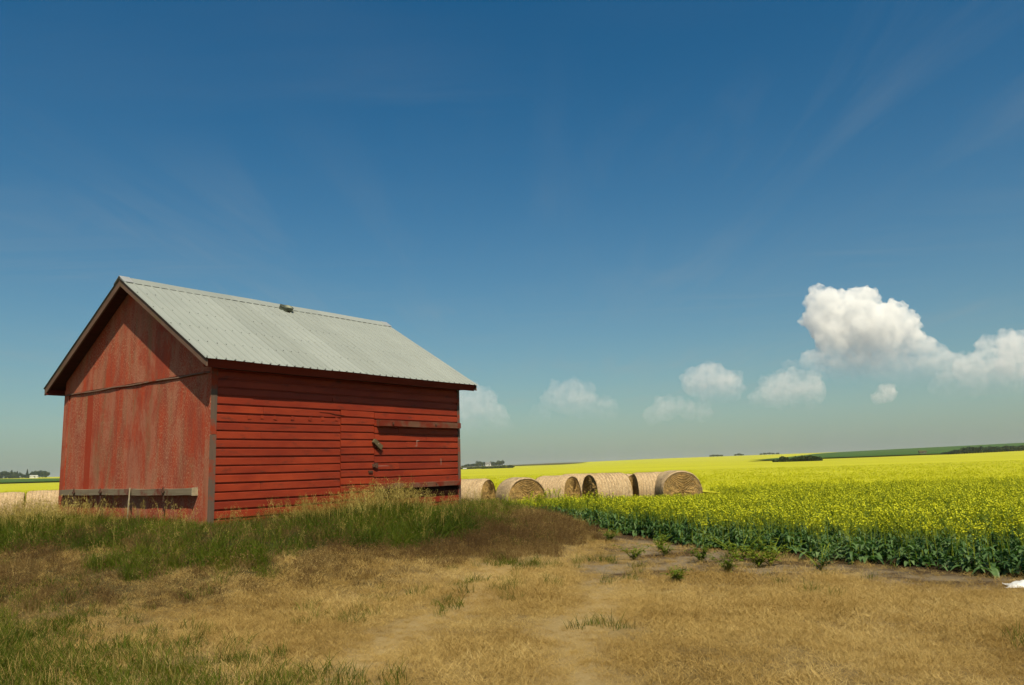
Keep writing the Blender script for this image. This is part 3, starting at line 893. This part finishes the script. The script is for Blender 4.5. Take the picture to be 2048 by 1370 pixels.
# dry lawn
x, y = candidates(-14, 14, 3.4, 21, 230)
zt, zb, zg, zd, zc_ = zone(x, y)
bare = sstep((vnoise(x + 3, y + 8, .8) - .30) / .25)
pk = rng.random(len(x)) < (1 - zt) * (1 - zb * .45) * (1 - zg * .78) * (1 - zc_) * (1 - zd * .80) * (.45 + .55 * bare)
far_thin = rng.random(len(x)) < np.clip(9.0 / np.hypot(x, y), .35, 1)
wr = worn(x, y); pk &= far_thin & (rng.random(len(x)) >= 0)
hv = (.75 + .6 * vnoise(x[pk], y[pk], .7)) * (1 - .52 * wr[pk])
put('dry_grass', x[pk], y[pk], K_DRY, 6, .8, 1.35, 'short dry straw-coloured grass covering the yard in front', 'grass', .2, hv)
# green grass: lower left corner, tufts elsewhere
x, y = candidates(-14, 8, 3.4, 20, 120)
zt, zb, zg, zd, zc_ = zone(x, y)
tuft = .35 * np.exp(-((x - .05) ** 2 / .5 + (y - 13.3) ** 2 / .12)) + (vnoise(x + 40, y + 11, 1.1) > .82) * .10 * (1 - zc_) + (vnoise(x + 4, y + 31, .5) > .66) * .04 * (1 - zc_) * (1 - zd)
pk = rng.random(len(x)) < np.maximum(zg * .95 * (.35 + .65 * sstep((vnoise(x, y + 3, .9) - .2) / .3)), tuft * (1 - zt)) * (1 - zt * .7)
put('green_grass', x[pk], y[pk], K_GRN, 5, .6, 1.2, 'green grass growing in the lower left of the yard', 'grass', .12)
# brown dry weeds on the foot of the mound
x, y = candidates(-14, 4, 8, 21, 150)
zt, zb, zg, zd, zc_ = zone(x, y)
pk = rng.random(len(x)) < np.maximum(zb * np.where(x < -3.2, .30, .9) * (.4 + .6 * vnoise(x, y, .9)) * (1 - zt * .8), zt * .16) * (1 - zc_)
put('brown_weeds', x[pk], y[pk], K_BRN, 5, .75, 1.25, 'dense dark brown dried weeds along the foot of the mound', 'weeds', .12)
# tall grass round the barn
x, y = candidates(-19, 1.5, 9.5, 26, 75)
zt, zb, zg, zd, zc_ = zone(x, y)
bd = barn_dist(x, y)
uu = (x - PX) * math.cos(TH) + (y - PY) * math.sin(TH); vv = -(x - PX) * math.sin(TH) + (y - PY) * math.cos(TH)
pk = (rng.random(len(x)) < zt) & (terrain(x, y) < 3)
hs = .76 + .34 * sstep((uu - .2) / 1.6) * (vv < 0) + .25 * (uu < -.2) * sstep((vv - 1.5) / 2)
hs -= .34 * sstep((uu - 3.5) / 1.2) * (vv < 0.3)
hs *= .72 + .5 * vnoise(x, y, .8)
tg = put('tall_grass', x[pk], y[pk], K_TALL, 8, .75, 1.15, 'tall green grass with pale seed heads along the barn walls', 'grass', .12, hs[pk])
seedy = np.maximum(sstep((uu - .3) / .8) * sstep((5.2 - uu) / 1.2) * (vv < 0) * sstep((bd - .1) / .3) * sstep((1.5 - bd) / .5), .5 * (uu < -.15) * sstep((vv - 2.2) / 1.2) * sstep((1.9 - bd) / .6))[pk]
ix = np.where(rng.random(len(seedy)) < .10 + .62 * seedy, rng.integers(3, 8, len(seedy)), rng.integers(0, 3, len(seedy)))
tg.data.attributes['idx'].data.foreach_set('value', ix.astype(np.int32))

# ------------------------------------------------------------------ canola
M_CLEAF = grass_mat('canola_leaf', [(.1, (.038, .088, .026)), (.5, (.080, .148, .046)), (.9, (.17, .24, .10))], (.9, 1.3, .5), .42)
M_CSTEM = grass_mat('canola_stem', [(.1, (.13, .19, .015)), (.5, (.20, .26, .02)), (.9, (.29, .33, .035))], (1, 1.2, .5))
M_CFLOW = grass_mat('canola_flower', [(.1, (.40, .41, .012)), (.5, (.53, .54, .016)), (.9, (.64, .64, .03))], (1, .95, .3))


def leaf(b, base, az, length, width, lift, droop, mi=0):
    dx, dy = math.cos(az), math.sin(az); vs = []; n = 4
    for i in range(n + 1):
        s = i / n; w_ = width * (math.sin(math.pi * min(1, .12 + s * .86)) ** .8) / 2 * (.6 if s < .15 else 1)
        o_ = length * s; z = lift * length * s - droop * length * s * s
        c = Vector(base) + Vector((dx * o_, dy * o_, z)); sd = Vector((-dy, dx, 0)) * w_
        up = Vector((0, 0, abs(w_) * .35 + random.uniform(-.006, .006)))
        vs += [c - sd + up, c, c + sd + up]
    fs = []
    for i in range(n):
        fs += [(i * 3, i * 3 + 1, i * 3 + 4, i * 3 + 3), (i * 3 + 1, i * 3 + 2, i * 3 + 5, i * 3 + 4)]
    b.add(vs, fs, mi)


def canola(hh, nflow, nleaf, dense=1.0):
    st, lf, fl = MB(), MB(), MB()
    bx, by = random.uniform(-.05, .05), random.uniform(-.05, .05)
    P = [Vector((bx * s * s, by * s * s, hh * s)) for s in (0, .3, .6, 1)]
    st.tube(P, [.007, .006, .0045, .002], 4, False)
    tops = [P[3]]
    for i in range(nflow - 1):
        s = random.uniform(.42, .8); q = P[1].lerp(P[3], s); a = random.uniform(0, 6.283); l = random.uniform(.08, .24)
        e = q + Vector((math.cos(a) * l * .55, math.sin(a) * l * .55, l))
        st.tube([q, q.lerp(e, .5) + Vector((math.cos(a), math.sin(a), 0)) * .02, e], [.0042, .0036, .0025], 3, False); tops.append(e)
    for i in range(nleaf):
        s = random.uniform(.03, .52); q = P[0].lerp(P[3], s); k = 1.12 - s
        leaf(lf, q, random.uniform(0, 6.283), random.uniform(.13, .23) * k, random.uniform(.055, .095) * k, random.uniform(.2, 1.1), random.uniform(.5, 1.3))
    for e in tops:
        for i in range(8):                               # buds and young pods below the flowers
            a = random.uniform(0, 6.283); q = e + Vector((0, 0, random.uniform(-.16, -.04))); d_ = Vector((math.cos(a) * .035, math.sin(a) * .035, .02)); w_ = Vector((-math.sin(a), math.cos(a), 0)) * .0055
            st.add([q - w_, q + w_, q + d_], [(0, 1, 2)])
        for i in range(int(random.randint(6, 10) * dense)):
            a = random.uniform(0, 6.283); r_ = random.uniform(.008, .032); c = e + Vector((math.cos(a) * r_, math.sin(a) * r_, random.uniform(-.075, .02)))
            sz = random.uniform(.008, .0135); ax = Euler((random.uniform(-.9, .9), random.uniform(-.9, .9), a)).to_matrix()
            vs = [c + ax @ Vector((sz * u_, sz * v_, 0)) for u_, v_ in ((-1, -.35), (-.35, -1), (1, .35), (.35, 1))]
            fl.add(vs, [(0, 1, 2, 3)])
            vs = [c + ax @ Vector((sz * u_, sz * v_, .001)) for u_, v_ in ((-1, .35), (-.35, 1), (1, -.35), (.35, -1))]
            fl.add(vs, [(0, 3, 2, 1)])
    return st, lf, fl


protos = []
K_CAN = kit('canola_plants')
for i in range(6):
    st, lf, fl = canola(random.uniform(.60, .74), random.randint(4, 6), random.randint(9, 12))
    protos.append((st.mesh('stem', M_CSTEM), lf.mesh('leaves', M_CLEAF, True), fl.mesh('flowers', M_CFLOW)))
    al = MB(); al.add(st.v, st.f, 0); al.add(lf.v, lf.f, 1); al.add(fl.v, fl.f, 2)
    al.build('canola_source', [M_CSTEM, M_CLEAF, M_CFLOW], coll=K_CAN, fix=False)
K_CFAR = kit('canola_bloom')
for i in range(4):
    al = MB()
    for j in range(5):
        st, lf, fl = canola(random.uniform(.5, .66), 5, 1, 2.2); ox, oy = random.uniform(-.25, .25), random.uniform(-.25, .25)
        al.add([(p[0] + ox, p[1] + oy, p[2]) for p in fl.v], fl.f, 2)
    al.build('canola_tuft', [M_CSTEM, M_CLEAF, M_CFLOW], coll=K_CFAR, fix=False)

BALES = [  # x, y, axis angle, scale, variant, label
    (5.72, 28.4, R(98), 1.0, 0, 'rightmost round straw bale showing its whole coiled end'),
    (4.93, 29.2, R(7), .98, 1, 'round straw bale with twine lines just left of the rightmost bale'),
    (3.17, 27.9, R(18), 1.0, 2, 'round straw bale with a dark shaded left end'),
    (3.72, 29.4, R(-33), .97, 0, 'round bale mostly hidden behind the bale with the dark left end'),
    (1.42, 28.2, R(-30), .98, 1, 'round straw bale with its coiled right end turned to the yard, third from the barn'),
    (2.45, 31.0, R(-12), 1.0, 2, 'round bale glimpsed in the gap behind the middle of the row'),
    (.12, 27.6, R(-68), .96, 2, 'round straw bale with a broad coiled end, second from the barn'),
    (-1.55, 28.2, R(-22), .95, 0, 'round straw bale beside the right corner of the barn'),
    (-18.25, 28.2, R(31), .97, 1, 'round straw bale at the left edge of the picture'),
    (-17.1, 28.9, R(29), .98, 2, 'round straw bale left of the barn, close to its wall'),
    (-15.6, 29.8, R(32), .97, 0, 'round bale half hidden behind the left corner of the barn')]

x, y = candidates(-32, 40, 5, 33.5, 30)
zt, zb, zg, zd, zc_ = zone(x, y)
near_bale = np.min([np.hypot(x - q[0], y - q[1]) for q in BALES], axis=0)
jit = .55 * (vnoise(x, y, 1.7) - .5) + .35 * (vnoise(x, y, 5.3) - .5)
inside = poly_mask(x + jit, y + jit, Z_CANOLA, .12)
pk = (rng.random(len(x)) < inside) & (near_bale > .9) & (barn_dist(x, y) > 3.0) & (np.abs(x) < .72 * y + 1.0)
x, y = x[pk], y[pk]
# the plants that show largest (front row along the yard) are single things, the rest one crop
ex = np.array(C_EDGE)
de = np.full(len(x), 1e9)
for (x0, y0), (x1, y1) in zip(C_EDGE[4:], C_EDGE[5:]):
    e_ = np.array([x1 - x0, y1 - y0]); tt = np.clip(((x - x0) * e_[0] + (y - y0) * e_[1]) / (e_ @ e_), 0, 1)
    de = np.minimum(de, np.hypot(x - x0 - tt * e_[0], y - y0 - tt * e_[1]))
inview = (x > -.55 * y) & (x < .645 * y)
order = np.argsort(np.where(inview, np.hypot(x, y) * .25 + de * 2.2, 1e9))
front = order[:290]; rest = np.setdiff1d(np.arange(len(x)), front)
z = terrain(x, y)
for i in front:
    r_ = empty('canola_plant', (x[i], y[i], z[i]), random.uniform(0, 6.283)); s = random.uniform(.8, 1.12); r_.scale = (s, s, s)
    tag(r_, 'leafy yellow-flowering canola plant in the front rows facing the yard', 'canola plant', 'canola plants in the front rows')
    st, lf, fl = random.choice(protos)
    link_mesh('stem', st, r_); link_mesh('leaves', lf, r_)['kind'] = 'stuff'; link_mesh('flowers', fl, r_)['kind'] = 'stuff'
n = len(rest); xr, yr = x[rest], y[rest]
scatter('canola_crop', np.stack([xr, yr, z[rest]], 1), np.stack([rng.normal(0, .07, n), rng.normal(0, .07, n), rng.uniform(0, 6.28, n)], 1),
        rng.uniform(.85, 1.15, n) * np.where(xr < 7.3, np.clip(1.0 - (yr - 20) * .045, .68, 1), 1), rng.integers(0, 6, n), K_CAN, 'yellow-green canola crop between the yard and the bales', 'canola')
# second field in full bloom behind the bales
x, y = candidates(-70, 75, 27, 100, 6)
pk = (near_b := np.min([np.hypot(x - q[0], y - q[1]) for q in BALES], axis=0)) > 1.5
pk &= ((y > 31.5 - .10 * np.minimum(x, 0)) | ((x > 7.5) & (y > 27.2))) & (rng.random(len(x)) < np.clip(45 / np.hypot(x, y), .25, 1))
x, y = x[pk], y[pk]
put('canola_bloom', x, y, K_CFAR, 4, .8, 1.1, 'bright yellow canola in full bloom behind the bales', 'canola', .05)

# ------------------------------------------------------------------ bales
m, t = new_mat('bale_side_straw')
co = obj_coord(t); rnd = t.n('ShaderNodeObjectInfo').outputs['Random']
n1 = t.noise(t.mapping(co, (30, 9, 9)), 1.5, 5, .7); n2 = t.noise(co, 2.5, 4, .6)
c = t.mix(t.ramp(n1, [(.3, 0.0), (.68, 1.0)]), (.25, .165, .085), (.60, .445, .265))
c = t.mix(t.ramp(n2, [(.5, 0.0), (.7, .5)]), c, (.40, .265, .13))
finish(t, c, .9, n1, .9, .03, .08); M_BSIDE = m
m, t = new_mat('bale_end_straw')
co = obj_coord(t)
n1 = t.noise(t.mapping(co, (6, 16, 16)), 1.6, 6, .72)
c = t.mix(t.ramp(n1, [(.3, 0.0), (.7, 1.0)]), (.13, .072, .022), (.52, .34, .12))
finish(t, c, .9, n1, .9, .03, .08); M_BEND = m
M_TWINE = plain('pale_twine', (0.28, 0.231, 0.154), .9, 0, .2, 40)
M_LSTRAW = grass_mat('loose_straw', [(.1, (0.1452, 0.0924, 0.0363)), (.5, (0.264, 0.1848, 0.0858)), (.9, (0.3828, 0.3036, 0.1716))], (1, .9, .6))


def bale_meshes(seed):
    rs = random.Random(seed); Rr, Ln, seg, ax = .70, 1.24, 64, 40
    def sh(a, r_, x):                                   # squashed round section
        yy, zz = r_ * math.cos(a) * 1.03, r_ * math.sin(a)
        if zz < -.56:
            zz = -.56 + (zz + .56) * .25
        if zz > .55:
            zz = .55 + (zz - .55) * .86
        return (x, yy, zz + .61)
    vs = []; fs = []
    for i in range(ax + 1):
        x = -Ln / 2 + Ln * i / ax; ed = 1 - .05 * max(0, abs(i / ax - .5) * 2 - .8) / .2
        for k in range(seg):
            a = 2 * math.pi * k / seg
            nz = mnoise.noise(Vector((x * 2.2 + seed, math.cos(a) * 1.6, math.sin(a) * 1.6)))
            r_ = Rr * ed * (1 + .022 * nz) + (.008 if i % 2 else -.006) + rs.uniform(-.006, .006)
            vs.append(sh(a, r_, x + rs.uniform(-.004, .004)))
    for i in range(ax):
        for k in range(seg):
            fs.append((i * seg + k, i * seg + (k + 1) % seg, (i + 1) * seg + (k + 1) % seg, (i + 1) * seg + k))
    b = MB(); b.add(vs, fs); side = b.mesh('wrapped_side', M_BSIDE, True)
    ends = []
    for sg in (-1, 1):
        vs = [(sg * (Ln / 2 - .02), 0, .61)]; fs = []; rings = 26
        for j in range(1, rings + 1):
            r_ = (Rr * .955) * j / rings
            for k in range(seg):
                a = 2 * math.pi * k / seg; sp = (j * .5 + k / seg)
                h = .016 * math.sin(sp * 2 * math.pi) + .03 * mnoise.noise(Vector((r_ * 6 + seed, math.cos(a) * 3, math.sin(a) * 3))) + rs.uniform(-.010, .010)
                vs.append(sh(a, r_ * (1 + rs.uniform(-.006, .006)), sg * (Ln / 2 + .012 - .06 * (j / rings) ** 6 + h)))
        for k in range(seg):
            fs.append((0, 1 + k, 1 + (k + 1) % seg))
        for j in range(rings - 1):
            for k in range(seg):
                fs.append((1 + j * seg + k, 1 + (j + 1) * seg + k, 1 + (j + 1) * seg + (k + 1) % seg, 1 + j * seg + (k + 1) % seg))
        b = MB(); b.add(vs, fs); ends.append(b.mesh('coiled_end', M_BEND, False))
    tw = MB()
    for i in range(9):
        x = -.46 + i * .115 + rs.uniform(-.012, .012)
        P = [Vector(sh(2 * math.pi * k / 40, Rr + .012, x + .008 * math.sin(k * .5 + i))) for k in range(41)]
        tw.tube(P, [.005] * 41, 3, False)
    twm = tw.mesh('twine', M_TWINE)
    ls = MB()
    for _ in range(900):                                # loose strands on the side
        a = rs.uniform(0, 6.283); x = rs.uniform(-Ln / 2, Ln / 2); l = rs.uniform(.04, .14)
        p0 = Vector(sh(a, Rr - .005, x)); p1 = Vector(sh(a + l / Rr * rs.choice((-1, 1)), Rr + rs.uniform(.0, .045), x + rs.uniform(-.06, .06)))
        w_ = Vector((.0035, 0, .002)); ls.add([p0 - w_, p0 + w_, p1], [(0, 1, 2)])
    for sg in (-1, 1):
        for _ in range(750):
            a = rs.uniform(0, 6.283); r_ = Rr * .96 * math.sqrt(rs.random()); l = rs.uniform(.06, .2)
            p0 = Vector(sh(a, r_, sg * (Ln / 2 + .005))); p1 = Vector(sh(a + l / max(r_, .15), r_ + rs.uniform(-.02, .02), sg * (Ln / 2 + rs.uniform(.015, .05))))
            w_ = Vector((0, math.cos(a), math.sin(a))) * .004; ls.add([p0 - w_, p0 + w_, p1], [(0, 1, 2)])
    lsm = ls.mesh('loose_straw', M_LSTRAW)
    return side, ends, twm, lsm


BM = [bale_meshes(s) for s in (3, 11, 27)]
for bx_, by_, ba, bs, bv, lab in BALES:
    r_ = empty('hay_bale', (bx_, by_, float(terrain(bx_, by_)) - .02), ba); bs *= 1.045; r_.scale = (bs, bs, bs)
    tag(r_, lab, 'hay bale', 'round bales in a row at the field edge')
    side, ends, twm, lsm = BM[bv]
    link_mesh('wrapped_side', side, r_)
    for e in ends:
        link_mesh('coiled_end', e, r_)
    link_mesh('twine', twm, r_); q = link_mesh('loose_straw', lsm, r_); q['kind'] = 'stuff'

# ------------------------------------------------------------------ weeds in the bare soil, plastic scrap
WEEDS = [(1.96, 13.7, .30, 'small leafy weed alone on the pale soil, nearest the middle'), (2.75, 15.6, .30, 'small green weed close to the front of the canola, far end of the bare soil'),
         (2.62, 14.3, .28, 'low weed on the bare soil between two taller weeds'), (2.92, 12.9, .30, 'thin weed left of the bushy pair of weeds'),
         (3.55, 12.9, .50, 'tall bushy green weed on the bare soil, left of the broad clump'), (3.85, 12.35, .50, 'broad bright green weed clump in the middle of the bare soil'),
         (3.62, 12.2, .36, 'low green weed at the foot of the broad clump'), (4.42, 11.85, .46, 'dark green weed nearest the canola on the right'),
         (3.02, 11.7, .32, 'sparse weed at the near edge of the bare soil'), (2.16, 11.05, .24, 'small sprig in the pale straw before the bare soil'),
         (1.87, 16.4, .30, 'small weed by the far tip of the bare soil')]


def weed(h, seed, dark):
    rs = random.Random(seed); st, lf = MB(), MB()
    for _ in range(rs.randint(12, 18)):
        a = rs.uniform(0, 6.283); l = h * rs.uniform(.5, 1); sp = rs.uniform(.25, 1.1)
        P = [Vector((0, 0, 0)), Vector((math.cos(a) * l * sp * .4, math.sin(a) * l * sp * .4, l * .55)), Vector((math.cos(a) * l * sp, math.sin(a) * l * sp, l))]
        st.tube(P, [.004, .003, .0012], 3, False)
        for i in range(9):
            s = rs.uniform(.15, 1); q = P[0].lerp(P[1], s * 2) if s < .5 else P[1].lerp(P[2], s * 2 - 1)
            random.seed(rs.random()); leaf(lf, q, rs.uniform(0, 6.283), rs.uniform(.03, .075), rs.uniform(.012, .026), rs.uniform(.1, .9), rs.uniform(.2, .9))
    return st, lf


for i, (wx, wy, wh, lab) in enumerate(WEEDS):
    r_ = empty('weed', (wx, wy, float(terrain(wx, wy))), i * 1.3)
    r_.scale = (1.9, 1.9, 1.1) if wh > .4 else (1.35, 1.35, 1); tag(r_, lab, 'weed', 'weeds on the bare soil')
    st, lf = weed(wh, i + 50, 0)
    st.build('stems', M_CSTEM, r_, fix=False); lf.build('leaves', M_CLEAF if 'dark' in lab else M_WEED, r_, fix=False)
random.seed(99)
# crumpled white plastic
b = MB(); n_ = 18; vs = []; fs = []
for j in range(n_):
    for i in range(n_):
        u_, v_ = i / (n_ - 1) - .5, j / (n_ - 1) - .5
        h = .075 * max(0, 1 - (u_ * u_ + v_ * v_) * 3.6) + .05 * mnoise.noise(Vector((u_ * 5, v_ * 5, 2))) + .025 * mnoise.noise(Vector((u_ * 13, v_ * 13, 7)))
        rr = 1 + .3 * mnoise.noise(Vector((u_ * 3, v_ * 3, 9)))
        vs.append((u_ * .62 * rr, v_ * .42 * rr, max(h, .004)))
for j in range(n_ - 1):
    for i in range(n_ - 1):
        a = j * n_ + i; fs.append((a, a + 1, a + n_ + 1, a + n_))
b.add(vs, fs)
pl_ = b.build('plastic_sheet', plain('white_plastic', (.62, .62, .61), .35, 0, .03, 6, .5), None, True)
pl_.location = (6.12, 9.78, float(terrain(6.12, 9.78)) + .01); pl_.rotation_euler = (0, 0, R(-25)); pl_.scale = (.72, .72, .8)
so_m = pl_.modifiers.new('thickness', 'SOLIDIFY'); so_m.thickness = .003
tag(pl_, 'crumpled white plastic sheet lying at the edge of the crop', 'plastic sheet')

# ------------------------------------------------------------------ far trees and farm buildings
def leaf_mat(name, a, b_):
    m, t = new_mat(name); n = t.noise(obj_coord(t), .9, 3, .6); rnd = t.n('ShaderNodeObjectInfo').outputs['Random']
    c = t.mix(t.ramp(t.math('ADD', n, t.math('MULTIPLY', t.math('SUBTRACT', rnd, .5), .3)), [(.3, 0.0), (.7, 1.0)]), a, b_)
    finish(t, c, .8, None, spec=.1)
    return m


M_FOL = leaf_mat('dark_foliage', (0.0144, 0.0272, 0.016), (0.0304, 0.0496, 0.024)); M_BARK = plain('bark', (0.048, 0.036, 0.024), .9)
M_FOL2 = leaf_mat('scrub_foliage', (0.024, 0.0384, 0.0112), (0.044, 0.064, 0.0176))


def crown_mesh(kind, seed, mat):
    rs = random.Random(seed); b = MB(); n = 420
    lobes = [(rs.uniform(-.34, .34), rs.uniform(-.34, .34), rs.uniform(.38, .82), rs.uniform(.17, .30)) for _ in range(9)]
    for _ in range(n):
        if kind == 'spruce':
            z = rs.random() ** 1.3; r_ = (.30 * (1 - z) + .01) * rs.uniform(.55, 1.1) * (1 + .25 * math.sin(z * 40)); a = rs.uniform(0, 6.283); c = Vector((r_ * math.cos(a), r_ * math.sin(a), .08 + .92 * z)); s = .05
        else:
            lx, ly, lz, lr = rs.choice(lobes); v_ = Vector((rs.gauss(0, 1), rs.gauss(0, 1), rs.gauss(0, 1))).normalized() * lr * rs.uniform(.6, 1.08); c = Vector((lx, ly, lz)) + v_; s = .062
            if kind == 'scrub':
                c.z = max(.02, (c.z - .2) * 1.15)
        e = Euler((rs.uniform(0, 3), rs.uniform(0, 3), rs.uniform(0, 3))).to_matrix(); s *= rs.uniform(.6, 1.3)
        b.add([c + e @ Vector(q) * s for q in ((-1, -.7, 0), (.9, -.8, .2), (1, .8, 0), (-.8, .9, -.2))], [(0, 1, 2, 3)])
    return b.mesh('crown', mat)


def trunk_mesh(h):
    b = MB(); b.tube([(0, 0, -.05), (.01, 0, h * .5), (0, .01, h)], [.035, .028, .012], 6)
    b.tube([(0, 0, h * .45), (.10, .03, h * .75), (.17, .05, h * .95)], [.016, .011, .005], 5); b.tube([(0, 0, h * .5), (-.09, -.04, h * .8)], [.014, .006], 5)
    return b.mesh('trunk', M_BARK)


CR = {'spruce': [crown_mesh('spruce', s, M_FOL) for s in (1, 2)], 'broad': [crown_mesh('broad', s, M_FOL) for s in (3, 4, 5)], 'scrub': [crown_mesh('scrub', s, M_FOL2) for s in (6, 7)]}
TR = trunk_mesh(.7)


ORD = 'first second third fourth fifth sixth seventh eighth ninth tenth eleventh twelfth thirteenth fourteenth fifteenth sixteenth seventeenth eighteenth nineteenth twentieth'.split()
ORD += ['twenty-' + q for q in ORD[:9]] + ['thirtieth'] + ['thirty-' + q for q in ORD[:9]]
COUNT = {}


def tree(kind, px, d, h, wd, label, group, name='tree', dz=0.0):
    y = d / math.sqrt(1 + TA(px) ** 2); x = TA(px) * y
    r_ = empty(name, (x, y, float(terrain(x, y)) + dz), random.uniform(0, 6.28)); r_.scale = (wd, wd, h)
    k_ = COUNT[group] = COUNT.get(group, 0) + 1
    tag(r_, label + ', %s from the left' % ORD[k_ - 1], 'shrub' if name == 'shrub' else 'tree', group)
    link_mesh('crown', random.choice(CR[kind]), r_); link_mesh('trunk', TR, r_)
    return r_


# shelterbelt on the left horizon
for px, h, wd, k in ((2, 5.5, 6, 'broad'), (12, 7.5, 6, 'spruce'), (17, 8.5, 7, 'broad'), (22, 8, 6, 'broad'), (28, 7.5, 6, 'broad'), (34, 9.5, 7, 'spruce'), (40, 7, 6, 'broad'), (45, 8.5, 6, 'spruce'), (50, 6.5, 6, 'broad'),
                     (58, 4.5, 5, 'broad'), (65, 10, 6, 'spruce'), (69, 4.5, 5, 'broad'), (78, 7.5, 7, 'broad'), (84, 8, 7, 'broad'), (90, 7.6, 7, 'broad'), (96, 8, 7, 'broad'), (102, 7.5, 7, 'broad')):
    tree(k, px, 1300, h * 1.25, wd * 1.5, 'dark %s in the shelterbelt left of the barn' % ('spruce' if k == 'spruce' else 'broadleaf tree'), 'shelterbelt trees on the left horizon')
# farmyard grove right of the barn
for px, h, wd in ((928, 3.2, 7), (934, 4.5, 7), (940, 5, 7), (946, 5.5, 7), (952, 5.8, 7), (958, 8.5, 8), (964, 7.5, 7), (969, 7.5, 6), (985, 7.2, 7), (993, 6.5, 7), (1000, 8.5, 8), (1005, 8.5, 8)):
    tree('broad', px, 1330, h * 1.1, wd * 1.25, 'small dark tree of the farmyard grove beside the barn', 'farmyard trees right of the barn')
# scrub strips and clumps in the far crop
for px, d, h, wd in [(925 + i * 5, 760, 1.6 + .8 * random.random(), 5) for i in range(8)] + [(968 + i * 5, 700, 1.5 + 1.0 * random.random(), 5) for i in range(12)]:
    tree('scrub', px, d, h * 1.6, wd, 'low bush of the hedge strip in the yellow field', 'hedge strip bushes', 'shrub')
for px, h, wd in ((1546, 2.0, 3.6), (1552, 2.4, 3.8), (1559, 3.4, 4.0), (1564, 3.4, 3.6)):
    tree('scrub', px, 300, h * .8, wd * .8, 'bush of the smaller scrub clump below the green hill', 'smaller scrub clump', 'shrub', .3)
for i in range(11):
    px = 1578 + i * 4.8; s = 1 - abs(i - 5.5) / 8
    tree('scrub', px, 300, (1.3 + 1.7 * s) * random.uniform(.9, 1.15), 3.4, 'bush of the larger scrub clump below the green hill', 'larger scrub clump', 'shrub', .3)
for i in range(34):
    px = 1885 + i * 5.4; s = min(1, i / 8) * (.7 + .6 * random.random())
    tree('broad', px, 520 + i * 4, 1.2 + 2.0 * s, 6.0, 'tree in the dark row below the green hill', 'tree row at the foot of the green hill', dz=.8)
for px, h, wd in ((1418, 2.6, 7), (1424, 3.0, 7), (1431, 2.6, 7), (1438, 2.4, 7), (1466, 2.5, 6), (1472, 3.4, 7), (1479, 2.4, 6), (1517, 2.2, 6), (1524, 2.6, 6), (1532, 3.0, 6), (1540, 2.4, 6), (1549, 2.2, 6)):
    tree('broad', px, 1385, h * 1.2, wd, 'tiny tree on the skyline above the yellow field', 'skyline trees', dz=.5)

M_HWHITE = plain('white_house_paint', (0.5625, 0.555, 0.525), .7, 0, .06); M_HROOF = plain('grey_shingle', (0.15, 0.1425, 0.135), .9); M_PANE = plain('dark_pane', (0.0225, 0.02625, 0.03), .15)


def house(px, d, wx, wy, h, rh, label, wall=M_HWHITE, roof=M_HROOF, dz=.5, nw=2, name='farmhouse'):
    y = d / math.sqrt(1 + TA(px) ** 2); x = TA(px) * y
    r_ = empty(name, (x, y, float(terrain(x, y)) + dz), math.atan2(-x, y) + .2); tag(r_, label, 'house' if name == 'farmhouse' else 'shed')
    b = MB(); b.box(-wx / 2, wx / 2, -wy / 2, wy / 2, -1, h); b.build('wall', wall, r_)
    b = MB(); b.prism([(-wy / 2 - .4, h - .05), (wy / 2 + .4, h - .05), (0, h + rh)], -wx / 2 - .3, wx / 2 + .3, 'x'); b.build('roof', roof, r_)
    for i in range(nw):
        cx = (i + .5) / nw * wx - wx / 2
        b = MB(); b.box(cx - .6, cx + .6, -wy / 2 - .06, -wy / 2 - .01, h * .4, h * .8); b.build('window', M_PANE, r_)
    b = MB(); b.box(wx * .05, wx * .05 + 1, -wy / 2 - .07, -wy / 2 - .02, -.5, h * .75); b.build('door', M_HROOF, r_)
    return r_


house(976, 1320, 9, 7, 4.2, 2.8, 'white farmhouse among the trees on the horizon beside the barn')
house(78, 1280, 9, 6, 2.2, .8, 'low pale shed under the trees on the left horizon', roof=M_HWHITE, nw=1, name='farm_shed', dz=1.5)
house(1835, 640, 4.6, 4, 1.3, .7, 'tiny pale shed on the green hillside', M_RAIL, M_BRN, 1.4, 1, 'farm_shed')
house(930, 745, 3.0, 3, .9, .5, 'tiny white hut at the end of the hedge strip beside the barn', roof=M_HWHITE, nw=1, name='farm_shed')


# ------------------------------------------------------------------ summer haze over the plain
m, t = new_mat('haze_air')
v_ = t.n('ShaderNodeVolumePrincipled', {'Color': (.86, .92, .98), 'Density': .0001, 'Anisotropy': .2})
t.n('ShaderNodeOutputMaterial', {'Volume': v_.outputs[0]})
zmin = float(V[:, 2].min()) - 1.0
b = MB(); b.box(-4600, 4600, -230, 4620, zmin, 38.0); hz = b.build('haze', m); tag(hz, 'thin summer haze lying over the whole plain', 'haze', kind='stuff')
